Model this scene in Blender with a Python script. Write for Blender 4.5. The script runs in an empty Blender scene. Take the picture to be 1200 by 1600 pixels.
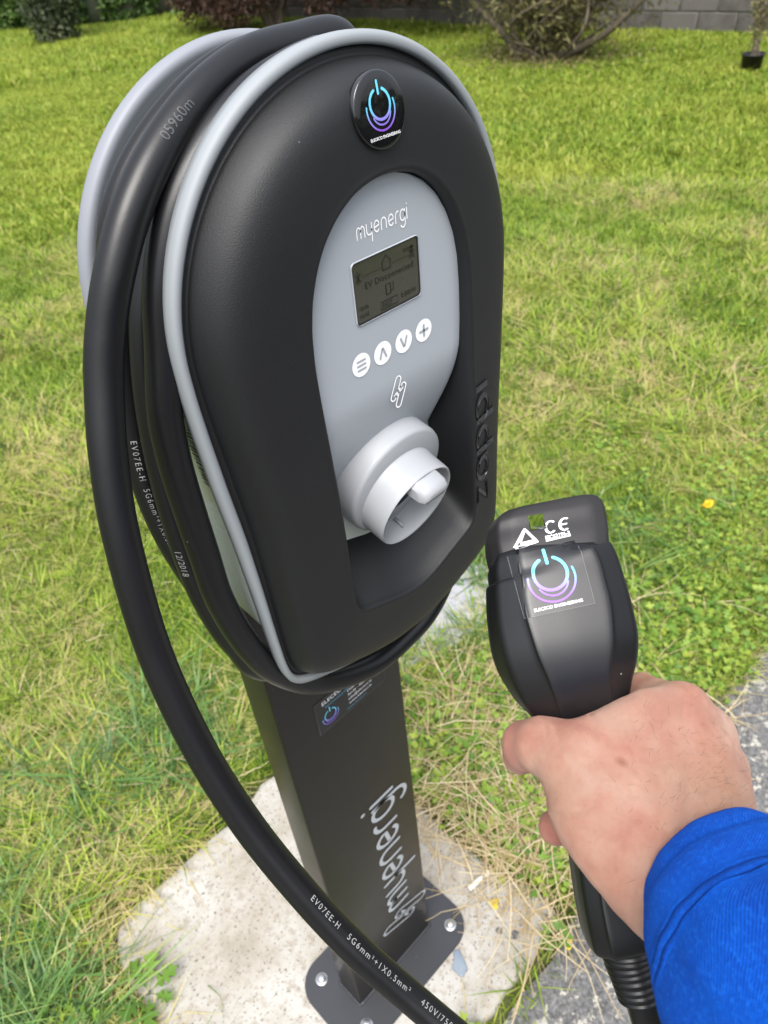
import bpy, bmesh, math, random
import numpy as np
from mathutils import Vector, Matrix, noise
random.seed(7); np.random.seed(7)
S = bpy.context.scene
COL = S.collection
PI = math.pi

# ------------------------------------------------------------------ camera
cam_d = bpy.data.cameras.new('camera'); cam = bpy.data.objects.new('camera', cam_d); COL.objects.link(cam)
RM = Matrix([[0.698431, 0.499225, -0.512805], [-0.710571, 0.398272, -0.580059], [-0.085344, 0.769515, 0.6329]])
cam.matrix_world = Matrix.Translation(Vector((-0.3101, -0.4557, 1.5252))) @ RM.to_4x4()
cam_d.sensor_width = 36; cam_d.lens = 26.3817
cam_d.clip_start = 0.02; cam_d.clip_end = 400
cam_d.dof.use_dof = True; cam_d.dof.focus_distance = 0.47; cam_d.dof.aperture_fstop = 13.0
S.camera = cam
# ------------------------------------------------------------------ world, sun, exposure
SUN_EL, SUN_AZ = math.radians(60), math.radians(-128)      # azimuth measured from +Y towards +X
w = bpy.data.worlds.new('World'); S.world = w; w.use_nodes = True
nt = w.node_tree; bg = nt.nodes['Background']
sky = nt.nodes.new('ShaderNodeTexSky'); sky.sky_type = 'NISHITA'; sky.sun_disc = False
sky.sun_elevation = SUN_EL; sky.sun_rotation = SUN_AZ
sky.air_density = 1.0; sky.dust_density = 3.0; sky.ozone_density = 1.0
hs = nt.nodes.new('ShaderNodeHueSaturation'); hs.inputs['Saturation'].default_value = 0.35
nt.links.new(sky.outputs[0], hs.inputs['Color'])
# overcast luminance distribution: zenith three times as bright as the horizon
tcw = nt.nodes.new('ShaderNodeTexCoord'); sxw = nt.nodes.new('ShaderNodeSeparateXYZ'); nt.links.new(tcw.outputs['Generated'], sxw.inputs[0])
mrw = nt.nodes.new('ShaderNodeMapRange'); mrw.inputs[1].default_value = 0; mrw.inputs[2].default_value = 1; mrw.inputs[3].default_value = .55; mrw.inputs[4].default_value = 2.3
nt.links.new(sxw.outputs[2], mrw.inputs[0])
mxw = nt.nodes.new('ShaderNodeVectorMath'); mxw.operation = 'SCALE'; nt.links.new(hs.outputs[0], mxw.inputs[0]); nt.links.new(mrw.outputs[0], mxw.inputs['Scale'])
nt.links.new(mxw.outputs[0], bg.inputs['Color'])
bg.inputs['Strength'].default_value = 0.13
sd = bpy.data.lights.new('sun', 'SUN'); sun = bpy.data.objects.new('sun', sd); COL.objects.link(sun)
sd.energy = 1.45; sd.angle = math.radians(38); sd.color = (1.0, 0.96, 0.9)
sdir = Vector((math.sin(SUN_AZ)*math.cos(SUN_EL), math.cos(SUN_AZ)*math.cos(SUN_EL), math.sin(SUN_EL)))
sun.rotation_euler = sdir.to_track_quat('Z', 'Y').to_euler()
S.view_settings.view_transform = 'Standard'; S.view_settings.look = 'None'
S.view_settings.gamma = 1; S.view_settings.use_curve_mapping = False
S.view_settings.exposure = 0.86
S.cycles.max_bounces = 4; S.cycles.diffuse_bounces = 2; S.cycles.glossy_bounces = 3; S.cycles.transmission_bounces = 2; S.cycles.use_light_tree = False

# ------------------------------------------------------------------ helpers
def mat(name, col, rough=0.5, metal=0.0, spec=0.5, coat=0.0, coat_rough=0.05, sss=0.0, trans=0.0):
    m = bpy.data.materials.new(name); m.use_nodes = True
    b = m.node_tree.nodes['Principled BSDF']
    b.inputs['Base Color'].default_value = (*col, 1); b.inputs['Roughness'].default_value = rough
    b.inputs['Metallic'].default_value = metal; b.inputs['Specular IOR Level'].default_value = spec
    b.inputs['Coat Weight'].default_value = coat; b.inputs['Coat Roughness'].default_value = coat_rough
    if sss:
        b.inputs['Subsurface Weight'].default_value = sss
        b.inputs['Subsurface Radius'].default_value = (0.9, 0.35, 0.2)
        b.inputs['Subsurface Scale'].default_value = 0.006
    b.inputs['Transmission Weight'].default_value = trans
    return m
def N(m, t, **kw):
    n = m.node_tree.nodes.new(t)
    for k, v in kw.items():
        if k in n.inputs: n.inputs[k].default_value = v
        else: setattr(n, k, v)
    return n
def LK(m, a, b): m.node_tree.links.new(a, b)
def bsdf(m): return m.node_tree.nodes['Principled BSDF']
def coords(m, kind='Object'):
    return N(m, 'ShaderNodeTexCoord').outputs[kind]
def noise_n(m, vec, scale, detail=4, rough=0.55, dist=0.0):
    n = N(m, 'ShaderNodeTexNoise'); n.inputs['Scale'].default_value = scale
    n.inputs['Detail'].default_value = detail; n.inputs['Roughness'].default_value = rough
    n.inputs['Distortion'].default_value = dist
    LK(m, vec, n.inputs['Vector']); return n
def ramp(m, fac, stops):
    r = N(m, 'ShaderNodeValToRGB'); e = r.color_ramp.elements
    while len(e) < len(stops): e.new(0.5)
    for el, (p, c) in zip(e, stops):
        el.position = p; el.color = (*c, 1) if len(c) == 3 else c
    LK(m, fac, r.inputs[0]); return r.outputs[0]
def mix(m, fac, a, b, blend='MIX'):
    n = N(m, 'ShaderNodeMix', data_type='RGBA', blend_type=blend)
    for i, v in ((0, fac), (6, a), (7, b)):
        if hasattr(v, 'links'): LK(m, v, n.inputs[i])
        else: n.inputs[i].default_value = v if i == 0 else (*v, 1)
    return n.outputs[2]
def bump(m, h, strength, dist):
    b = N(m, 'ShaderNodeBump'); b.inputs['Strength'].default_value = strength; b.inputs['Distance'].default_value = dist
    LK(m, h, b.inputs['Height']); LK(m, b.outputs[0], bsdf(m).inputs['Normal']); return b
def math_n(m, op, a, b=None):
    n = N(m, 'ShaderNodeMath', operation=op)
    for i, v in ((0, a), (1, b)):
        if v is None: continue
        if hasattr(v, 'links'): LK(m, v, n.inputs[i])
        else: n.inputs[i].default_value = v
    return n.outputs[0]
def mesh(name, V, F, smooth=True):
    me = bpy.data.meshes.new(name); me.from_pydata([tuple(v) for v in V], [], [tuple(f) for f in F]); me.update()
    if smooth: me.polygons.foreach_set('use_smooth', [True]*len(me.polygons))
    return me
def obj(name, me, m=None, parent=None, loc=None, rot=None):
    if not isinstance(me, bpy.types.Mesh): me = mesh(name, *me)
    me.name = name
    if m is not None and not me.materials: me.materials.append(m)
    o = bpy.data.objects.new(name, me); COL.objects.link(o)
    if parent: o.parent = parent
    if loc is not None: o.location = loc
    if rot is not None: o.rotation_euler = rot
    return o
def tag(o, label, cat=None, group=None, kind=None):
    if label: o['label'] = label
    if cat: o['category'] = cat
    if group: o['group'] = group
    if kind: o['kind'] = kind
    return o
def empty(name, label, cat, loc=(0,0,0), rot=(0,0,0), group=None):
    o = bpy.data.objects.new(name, None); COL.objects.link(o); o.empty_display_size = 0.05
    o.location = loc; o.rotation_euler = rot
    return tag(o, label, cat, group)
def joinm(parts):
    V, F = [], []
    for v, f in parts:
        k = len(V); V += list(v); F += [tuple(i+k for i in q) for q in f]
    return V, F
def loft(rings, closed=True, cap0=False, cap1=False):
    n = len(rings[0]); V = [tuple(p) for r in rings for p in r]; F = []
    m = n if closed else n-1
    for i in range(len(rings)-1):
        for j in range(m):
            a = i*n+j; b = i*n+(j+1) % n
            F.append((a, b, b+n, a+n))
    if cap0: F.append(tuple(range(n-1, -1, -1)))
    if cap1: F.append(tuple(range((len(rings)-1)*n, len(rings)*n)))
    return V, F
def fan_cap(rings, V, F, idx0, n, center):
    k = len(V); V.append(tuple(center))
    for j in range(n): F.append((idx0+j, idx0+(j+1) % n, k))
def catmull(P, per=12):
    P = [Vector(p) for p in P]; out = []
    for i in range(len(P)-1):
        p0 = P[max(i-1, 0)]; p1 = P[i]; p2 = P[i+1]; p3 = P[min(i+2, len(P)-1)]
        for k in range(per):
            t = k/per
            out.append(0.5*((2*p1)+(-p0+p2)*t+(2*p0-5*p1+4*p2-p3)*t*t+(-p0+3*p1-3*p2+p3)*t**3))
    out.append(P[-1]); return out
def frames(path, up=Vector((0, 0, 1))):
    fr = []; prev = None
    for i, p in enumerate(path):
        t = (path[min(i+1, len(path)-1)]-path[max(i-1, 0)]).normalized()
        n = (prev - prev.dot(t)*t) if prev is not None else (up-up.dot(t)*t)
        if n.length < 1e-5: n = t.orthogonal()
        n.normalize(); b = t.cross(n); fr.append((t, n, b)); prev = n
    return fr
def tube(path, r, sides=20, caps=True, up=Vector((0, 0, 1))):
    path = [Vector(p) for p in path]; fr = frames(path, up); rings = []
    for i, (p, (t, n, b)) in enumerate(zip(path, fr)):
        rr = r[i] if hasattr(r, '__len__') else r
        rings.append([p+(n*math.cos(a)+b*math.sin(a))*rr for a in [2*PI*k/sides for k in range(sides)]])
    return loft(rings, cap0=caps, cap1=caps)
def lathe(profile, origin, axis, up=None, seg=64, close=False):
    """profile: (radius, distance along axis)"""
    axis = Vector(axis).normalized(); u = axis.orthogonal().normalized(); v = axis.cross(u); o = Vector(origin)
    rings = [[o+axis*h+(u*math.cos(2*PI*k/seg)+v*math.sin(2*PI*k/seg))*r for k in range(seg)] for r, h in profile]
    return loft(rings, cap0=close, cap1=close)
def box(x0, x1, y0, y1, z0, z1):
    V = [(x, y, z) for x in (x0, x1) for y in (y0, y1) for z in (z0, z1)]
    return V, [(0,1,3,2),(4,6,7,5),(0,4,5,1),(2,3,7,6),(0,2,6,4),(1,5,7,3)]
def bevel_mesh(vf, w, seg=2, name='m', smooth=True):
    me = mesh(name, *vf, smooth=False); bm = bmesh.new(); bm.from_mesh(me)
    bmesh.ops.remove_doubles(bm, verts=bm.verts, dist=1e-6)
    bmesh.ops.recalc_face_normals(bm, faces=bm.faces)
    bmesh.ops.bevel(bm, geom=[e for e in bm.edges if e.calc_face_angle(0) > 0.35], offset=w, segments=seg, affect='EDGES', profile=0.5)
    for f in bm.faces: f.smooth = smooth
    bm.to_mesh(me); bm.free()
    try: me.set_sharp_from_angle(angle=math.radians(40))
    except Exception: pass
    return me
def fixn(me):
    bm = bmesh.new(); bm.from_mesh(me); bmesh.ops.recalc_face_normals(bm, faces=bm.faces); bm.to_mesh(me); bm.free(); return me
# flat lettering: returns verts in 2D and faces, x to the right, y up
_tc = {}
def text2d(s, size=1.0, font_shear=0.0, spacing=1.0, align='LEFT', bold=0.0):
    key = (s, spacing, align, bold)
    if key not in _tc:
        cu = bpy.data.curves.new('t', 'FONT'); cu.body = s; cu.size = 1; cu.space_character = spacing
        cu.align_x = align; cu.offset = bold; cu.resolution_u = 3
        ob = bpy.data.objects.new('t', cu); COL.objects.link(ob)
        dg = bpy.context.evaluated_depsgraph_get(); me = bpy.data.meshes.new_from_object(ob.evaluated_get(dg))
        V = [(v.co.x, v.co.y) for v in me.vertices]; F = [tuple(p.vertices) for p in me.polygons]
        bpy.data.objects.remove(ob); bpy.data.curves.remove(cu); bpy.data.meshes.remove(me)
        _tc[key] = (V, F)
    V, F = _tc[key]
    return [(x*size, y*size) for x, y in V], F
def ribbon2d(P, w, caps=True):
    """a pen stroke of width w along 2D points with round ends"""
    P = [Vector((a, b)) for a, b in P]; V, F = [], []
    for i, p in enumerate(P):
        t = (P[min(i+1, len(P)-1)]-P[max(i-1, 0)]); t.normalize(); n = Vector((-t.y, t.x))*w/2
        V += [tuple(p+n), tuple(p-n)]
    for i in range(len(P)-1): F.append((2*i, 2*i+1, 2*i+3, 2*i+2))
    if caps:
        for p, s in ((P[0], P[0]-P[1]), (P[-1], P[-1]-P[-2])):
            s.normalize(); a0 = math.atan2(s.y, s.x); k = len(V)
            for j in range(9):
                a = a0-PI/2+PI*j/8; V.append((p.x+math.cos(a)*w/2, p.y+math.sin(a)*w/2))
            F.append(tuple(range(k, k+9)))
    return V, F
def arc(cx, cy, rx, ry, a0, a1, n=20):
    return [(cx+rx*math.cos(math.radians(a0+(a1-a0)*i/n)), cy+ry*math.sin(math.radians(a0+(a1-a0)*i/n))) for i in range(n+1)]
def groove3(P, w):
    """concave stroke: outer edges, inner edges and a deeper middle line; third value is the relief"""
    P = [Vector(q) for q in P]; V, F = [], []
    for i, p in enumerate(P):
        t = (P[min(i+1, len(P)-1)]-P[max(i-1, 0)]); t.normalize(); n = Vector((-t.y, t.x))*w/2
        V += [(*(p+n), 0), (*(p+n*.72), 1), (*(p-n*.72), 1), (*(p-n), 0)]
    for i in range(len(P)-1):
        for j in range(3): a = 4*i+j; F.append((a, a+1, a+5, a+4))
    return V, F
def j2(parts): return joinm(parts)
def place(vf, f): return [f(*v) for v in vf[0]], vf[1]
def glyphs(word):
    """rounded pen letters, x-height 1; returns list of strokes and the total width"""
    out = []; x = 0.0; r = 0.42
    for c in word:
        def add(pts): out.append([(x+a, b) for a, b in pts])
        if c == 'm':
            add([(0,0),(0,.62)]+arc(.31,.62,.31,.38,180,0,10)[1:]+[(.62,0)]); add([(.62,.6)]+arc(.93,.62,.31,.38,180,0,10)[1:]+[(1.24,0)]); x += 1.6
        elif c == 'n': add([(0,0),(0,.58)]+arc(r,.58,r,.42,180,0,12)[1:]+[(2*r,0)]); x += 1.2
        elif c == 'y': add([(0,1),(0,.42)]+arc(r,.42,r,.42,180,360,12)[1:]); add([(2*r,1),(2*r,.42),(.45,-.62)] if False else [(2*r,1),(2*r,.3),(2*r-.05,-.62)]); x += 1.2
        elif c == 'e': add([(.16,.44),(.84,.56)]+arc(.46,.5,.42,.5,10,315,22)[1:]); x += 1.22
        elif c == 'r': add([(0,0),(0,.58)]+arc(r,.58,r,.42,180,75,8)[1:]); x += .78
        elif c == 'g': add(arc(.44,.5,.42,.5,0,360,26)); add([(.86,.95),(.86,-.2)]+arc(.44,-.2,.42,.42,0,-150,12)[1:]); x += 1.2
        elif c == 'i': add([(0,0),(0,1)]); add([(0,1.38),(0,1.4)]); x += .3
        elif c == 'p': add(arc(.44,.5,.42,.5,0,360,26)); add([(.02,1),(.02,-.6)]); x += 1.2
        elif c == 'a': add(arc(.44,.5,.42,.5,0,360,26)); add([(.86,1),(.86,0)]); x += 1.2
        elif c == 'z': add([(0,.95),(.7,.95),(0,.05),(.7,.05)]); x += 1.0
    return out, x
def word2d(word, h, stroke=.16):
    st, wd = glyphs(word)
    return j2([ribbon2d([(a*h, b*h) for a, b in s], stroke*h) for s in st]), wd*h
def bolt_logo(h, stroke):
    """two interlocked slanted loops"""
    def cap(x0, y0, x1, y1, r):
        d = Vector((x1-x0, y1-y0)); a = math.degrees(math.atan2(d.y, d.x))
        P = arc(x1, y1, r, r, a-90, a+90, 10)+arc(x0, y0, r, r, a+90, a+270, 10); return P+[P[0]]
    r = .105*h
    A = cap(-.21*h, -.10*h, .03*h, .38*h, r); Bb = cap(-.03*h, -.38*h, .21*h, .10*h, r)
    C = [(-.2*h, -.07*h), (.17*h, .16*h)]; D2 = [(-.17*h, -.16*h), (.2*h, .07*h)]
    return j2([ribbon2d(q, stroke, caps=False) for q in (A, Bb)]+[ribbon2d(q, stroke, caps=False) for q in (C, D2)])
def power_logo(r):
    """power mark over two open arcs; returned around its own centre"""
    P = [ribbon2d([(0, 1.45*r), (0, .66*r)], .2*r), ribbon2d(arc(0, 0, r, r, 115, 425, 40), .2*r),
         ribbon2d(arc(0, -.42*r, .93*r, .93*r, 205, 345, 24), .12*r),
         ribbon2d(arc(0, -.32*r, 1.4*r, 1.4*r, 168, 378, 34), .13*r)]
    return j2(P)
# ------------------------------------------------------------------ materials
def plastic(name, col, rough, bs=900, bstr=0.25, dist=0.0003, var=0.0, coat=0):
    m = mat(name, col, rough, coat=coat); c = coords(m)
    n = noise_n(m, c, bs, 2); bump(m, n.outputs[0], bstr, dist)
    n2 = noise_n(m, c, 14, 5); r = math_n(m, 'MULTIPLY_ADD', n2.outputs[0], .16)
    r.node.inputs[2].default_value = rough-.08; LK(m, r, bsdf(m).inputs['Roughness'])
    # sparse dust specks
    v = N(m, 'ShaderNodeTexVoronoi'); v.inputs['Scale'].default_value = 95; LK(m, c, v.inputs['Vector'])
    n3 = noise_n(m, c, 30, 1)
    f = math_n(m, 'MULTIPLY', math_n(m, 'LESS_THAN', v.outputs['Distance'], .045), math_n(m, 'GREATER_THAN', n3.outputs[0], .62))
    LK(m, mix(m, math_n(m, 'MULTIPLY', f, var), col, (.5, .5, .48)), bsdf(m).inputs['Base Color'])
    return m
M = {}
M['black'] = plastic('black_textured_plastic', (.009, .0095, .0105), .47, 1700, .6, .0003, .15)
M['cable'] = plastic('black_cable_rubber', (.0055, .0055, .0065), .36, 500, .10, .0004, .35)
M['rim'] = plastic('light_grey_rim_plastic', (.235, .255, .27), .55, 900, .06, .0002)
M['panel'] = plastic('grey_panel_plastic', (.33, .355, .385), .36, 900, .04, .0001)
M['flange'] = plastic('pale_grey_holder_plastic', (.205, .218, .245), .48, 900, .05, .0002)
M['housing'] = plastic('pale_translucent_housing', (.48, .53, .49), .30, 600, .05, .0002)
M['socket'] = plastic('off_white_socket_plastic', (.315, .328, .345), .42, 900, .05, .0002)
M['post'] = plastic('dark_powder_coat', (.011, .0095, .008), .33, 1600, .12, .0002, .5)
M['plate'] = plastic('worn_black_plate', (.028, .029, .033), .45, 700, .3, .0004, .9)
M['plug'] = plastic('black_plug_plastic', (.0045, .0045, .0055), .37, 1200, .12, .0003, .5)
M['nose'] = plastic('matt_black_nose_plastic', (.014, .0125, .013), .5, 1500, .3, .0003, .4)
for k_, s_ in (('black', .42), ('cable', .42), ('post', .40), ('nose', .45), ('plug', .5)): bsdf(M[k_]).inputs['Specular IOR Level'].default_value = s_
M['white'] = mat('white_print', (.86, .87, .88), .5)
M['cprint'] = mat('pale_cable_print', (.27, .27, .27), .6)
M['faint'] = mat('faded_cable_print', (.055, .06, .065), .5)
M['gprint'] = mat('grey_print', (.42, .45, .48), .4)
M['steel'] = mat('galvanised_steel', (.55, .56, .57), .38, metal=.85)
M['lcd'] = mat('lcd_glass', (.036, .036, .026), .20, coat=.6, coat_rough=.05)
M['lcd_ink'] = mat('lcd_segments', (.013, .013, .010), .4)
M['lcd_dark'] = mat('lcd_bezel', (.012, .012, .014), .3)
M['badge'] = mat('glossy_black_resin', (.006, .006, .007), .04, coat=.8, coat_rough=.02)
M['film'] = mat('sticker_film', (.012, .0125, .014), .34)
M['filmedge'] = mat('sticker_edge', (.12, .12, .12), .5)
def grad_mat(name, axis, lo, hi):
    m = mat(name, (.1, .5, .8), .4); c = coords(m); s = N(m, 'ShaderNodeSeparateXYZ'); LK(m, c, s.inputs[0])
    mr = N(m, 'ShaderNodeMapRange'); mr.inputs[1].default_value = lo; mr.inputs[2].default_value = hi
    LK(m, s.outputs[axis], mr.inputs[0])
    LK(m, ramp(m, mr.outputs[0], [(0, (.20, .07, .48)), (.35, (.21, .22, .62)), (.6, (.12, .50, .70)), (1, (.14, .56, .74))]), bsdf(m).inputs['Base Color'])
    return m

# ------------------------------------------------------------------ outlines of the charger (front view, x and z)
ZC, RR = 1.331, .141
def half_outline(kind):
    if kind == 'rim':
        P = [(RR*math.sin(a), ZC+RR*math.cos(a)) for a in np.linspace(0, PI/2, 28)]
        P += [(.1412, 1.315), (.1405, 1.29), (.1385, 1.25), (.1345, 1.20), (.1315, 1.15), (.129, 1.10), (.1272, 1.070)]
        P += [(.1250, 1.054), (.1200, 1.0425), (.111, 1.035), (.095, 1.0275), (.073, 1.0185), (.05, 1.0105), (.025, 1.005), (0, 1.0035)]
    else:
        P = [(0,1.405),(.012,1.4042),(.025,1.4005),(.038,1.3925),(.049,1.3815),(.057,1.3685),(.063,1.353),(.0665,1.336),(.068,1.315),(.068,1.29),(.0675,1.26),
             (.067,1.22),(.067,1.18),(.0675,1.14),(.0675,1.120),(.0662,1.110),(.060,1.104),(.045,1.0985),(.02,1.0885),(.008,1.0855),(0,1.085)]
        P = [(x*1.03, z) for x, z in P]
    return P
def full_outline(kind):
    h = half_outline(kind); return h+[(-x, z) for x, z in h[-2:0:-1]]
def cast(poly, cx, cz, a):
    dx, dz = math.sin(a), math.cos(a); best = None
    for i in range(len(poly)):
        x1, z1 = poly[i]; x2, z2 = poly[(i+1) % len(poly)]
        ex, ez = x2-x1, z2-z1; den = dx*ez-dz*ex
        if abs(den) < 1e-12: continue
        t = ((x1-cx)*ez-(z1-cz)*ex)/den; s = ((x1-cx)*dz-(z1-cz)*dx)/den
        if t > 0 and -1e-6 <= s <= 1+1e-6: best = t if best is None else max(best, t)
    return best
NA = 288; CX, CZ = 0.0, 1.24
ANG = [2*PI*k/NA for k in range(NA)]
RIM = full_outline('rim'); OPEN = full_outline('open')
rimR = [cast(RIM, CX, CZ, a) for a in ANG]; openR = [cast(OPEN, CX, CZ, a) for a in ANG]
def smooth_loop(R, it=3):
    for _ in range(it): R = [.25*R[i-1]+.5*R[i]+.25*R[(i+1) % len(R)] for i in range(len(R))]
    return R
rimR = smooth_loop(rimR, 2); openR = smooth_loop(openR, 2)
def pol(r, k, y): return (CX+r*math.sin(ANG[k]), y, CZ+r*math.cos(ANG[k]))
def sst(a, b, x): t = min(1, max(0, (x-a)/(b-a))); return t*t*(3-2*t)
def lip_y(z): return -.1392-.0030*(1-sst(1.20, 1.33, z))
def cover_y(d, L, z):
    x = min(1, max(0, d/L)); g = .80*(1-math.exp(-x/.11))+.20*x
    return -.1105-(abs(lip_y(z))-.1105)*g

# ================================================================== large structure: ground, path, pad, wall
PAD = [(-.345,.432),(-.31,.456),(-.20,.463),(-.05,.464),(.09,.482),(.2,.47),(.268,.40),(.272,.25),(.255,.10),(.262,-.02),(.285,-.13),(.25,-.172),(.10,-.176),(-.10,-.17),(-.28,-.15),(-.345,-.08),(-.356,.10),(-.362,.24),(-.362,.33),(-.358,.39)]
def poly_smooth(P, per=5):
    Q = [Vector((*p, 0)) for p in P]; n = len(Q); out = []
    for i in range(n):
        p0, p1, p2, p3 = Q[i-1], Q[i], Q[(i+1) % n], Q[(i+2) % n]
        for k in range(per):
            t = k/per; out.append(0.5*((2*p1)+(-p0+p2)*t+(2*p0-5*p1+4*p2-p3)*t*t+(-p0+3*p1-3*p2+p3)*t**3))
    return out
def slab(P, top, depth, jit=.004, seed=0, rounding=.008):
    loop = poly_smooth(P); n = len(loop); c = sum(loop, Vector())/n; rings = []
    loop = [p+Vector((noise.noise(p*25+Vector((seed,0,0))), noise.noise(p*25+Vector((0,seed+5,0))), 0))*jit*2 for p in loop]
    def ring(s, z, w=1):
        return [Vector((c.x+(p.x-c.x)*s, c.y+(p.y-c.y)*s, z)) for p in loop]
    rings.append(ring(1, top-depth)); rings.append(ring(1, top-rounding))
    rings.append(ring(1-rounding*1.0, top-rounding*.35)); rings.append(ring(1-rounding*2.6, top))
    for s in np.linspace(.93, .02, 26):
        r = ring(s, top)
        for q in r: q.z += (noise.noise(q*9)*.0016+noise.noise(q*40)*.0006)
        rings.append(r)
    V, F = loft(rings); k = len(V); V.append((c.x, c.y, top))
    b = (len(rings)-1)*n
    for j in range(n): F.append((b+j, b+(j+1) % n, k))
    return V, F
m = mat('pad_concrete', (.4, .38, .34), .85); c = coords(m)
n1 = noise_n(m, c, 6, 6, .6); n2 = noise_n(m, c, 55, 5, .7); n3 = noise_n(m, c, 160, 3, .6)
col = ramp(m, n1.outputs[0], [(.30, (.215,.19,.145)), (.44, (.31,.285,.24)), (.56, (.37,.355,.32)), (.70, (.42,.41,.385))])
col = mix(m, ramp(m, n2.outputs[0], [(.50, (0,0,0)), (.64, (.8,.8,.8))]), col, (.25,.215,.165))
col = mix(m, ramp(m, n3.outputs[0], [(.60, (0,0,0)), (.66, (1,1,1))]), col, (.11,.092,.07))
v = N(m, 'ShaderNodeTexVoronoi'); v.inputs['Scale'].default_value = 70; LK(m, c, v.inputs['Vector'])
pit = ramp(m, v.outputs['Distance'], [(.05, (1,1,1)), (.16, (0,0,0))]); pn = noise_n(m, c, 22, 2)
pit = mix(m, ramp(m, pn.outputs[0], [(.46, (0,0,0)), (.54, (1,1,1))]), (0,0,0), pit)
col = mix(m, pit, col, (.10,.085,.065)); LK(m, col, bsdf(m).inputs['Base Color'])
h = math_n(m, 'SUBTRACT', n3.outputs[0], pit); bump(m, h, .5, .0015); M['pad'] = m
pad = tag(obj('concrete_pad', slab(PAD, 0, .07), m), 'pale weathered concrete pad under the charger post', kind='structure')

m = mat('old_tarmac', (.1, .1, .1), .9); c = coords(m)
n1 = noise_n(m, c, 9, 7, .65, .4); n2 = noise_n(m, c, 130, 4, .6); n3 = noise_n(m, c, 42, 9, .75, .15)
col = ramp(m, n2.outputs[0], [(.35, (.06,.06,.06)), (.6, (.15,.148,.145)), (.75, (.26,.25,.24))])
lich = mix(m, .5, ramp(m, n1.outputs[0], [(.44, (0,0,0)), (.62, (1,1,1))]), ramp(m, n3.outputs[0], [(.50, (0,0,0)), (.56, (1,1,1))]), 'MULTIPLY')
lich = ramp(m, n3.outputs[0], [(.52, (0,0,0)), (.57, (1,1,1))])
lich = mix(m, 1.0, lich, ramp(m, n1.outputs[0], [(.36, (.15,.15,.15)), (.56, (1,1,1))]), 'MULTIPLY')
col = mix(m, lich, col, (.40,.38,.33)); LK(m, col, bsdf(m).inputs['Base Color'])
bump(m, math_n(m, 'ADD', n2.outputs[0], lich), .7, .003); M['tarmac'] = m
edge = [(x, -.205+.03*math.sin(x*3)+.02*noise.noise(Vector((x*7,0,0)))+(.045*min(1,max(0,(x-.3)*2)))) for x in np.linspace(-6, 16, 260)]
V = []; F = []
for i, (x, y) in enumerate(edge):
    V += [(x, y, -.03), (x, y-.006, -.008), (x, y-.03, -.005), (x, -1.2, -.005), (x, -2.6, -.005), (x, -2.6, -.04)]
for i in range(len(edge)-1):
    for j in range(5): a = i*6+j; F.append((a, a+1, a+7, a+6))
tag(obj('path', fixn(mesh('path', V, F, False)), M['tarmac']), 'old grey tarmac path with pale lichen blotches', kind='structure')

# ground sheet
m = mat('soil_and_thatch', (.06, .08, .02), .95); c = coords(m)
n1 = noise_n(m, c, 1.3, 5, .6); n2 = noise_n(m, c, 60, 6, .7); n3 = noise_n(m, c, .35, 3)
gcol = ramp(m, n2.outputs[0], [(.3, (.022,.028,.010)), (.5, (.055,.075,.016)), (.7, (.13,.14,.035))])
LK(m, mix(m, ramp(m, n1.outputs[0], [(.45, (0,0,0)), (.7, (.6,.6,.6))]), gcol, (.20,.20,.06)), bsdf(m).inputs['Base Color'])
bump(m, n2.outputs[0], 1, .02); M['soil'] = m
def gz(x, y):
    r = math.hypot(x, y)
    return -.018+(.05*noise.noise(Vector((x*.25, y*.25, 0)))*min(1, r/6) if r > 1 else 0)
xs = list(np.linspace(-60, -3, 14))+list(np.linspace(-2.5, 13, 63))+list(np.linspace(14, 90, 16))
ys = list(np.linspace(-60, -3, 14))+list(np.linspace(-2.5, 24, 107))+list(np.linspace(25, 120, 18))
V = [(x, y, gz(x, y)) for x in xs for y in ys]; ny = len(ys)
F = [(i*ny+j, (i+1)*ny+j, (i+1)*ny+j+1, i*ny+j+1) for i in range(len(xs)-1) for j in range(ny-1)]
tag(obj('lawn_ground', (V, F), M['soil']), 'soil and thatch under the lawn', kind='structure')
def grnd(x, y): return gz(x, y)

# small paving patch behind the post
PATCH = [(.60,.43),(.76,.40),(.90,.44),(.93,.55),(.88,.66),(.76,.70),(.62,.66),(.50,.56),(.48,.47)]
m = mat('patch_stone', (.3,.3,.31), .85); c = coords(m); n1 = noise_n(m, c, 25, 6, .65); n2 = noise_n(m, c, 150, 3)
LK(m, mix(m, ramp(m, n2.outputs[0], [(.55, (0,0,0)), (.68, (.7,.7,.7))]), ramp(m, n1.outputs[0], [(.35, (.24,.245,.26)), (.6, (.38,.38,.39))]), (.16,.15,.13)), bsdf(m).inputs['Base Color'])
bump(m, n1.outputs[0], .5, .004)
tag(obj('paving_stone', slab(PATCH, .004, .05, .008, 3), m), 'flat grey stone slab half lost in the grass behind the post', 'paving stone')

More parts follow.
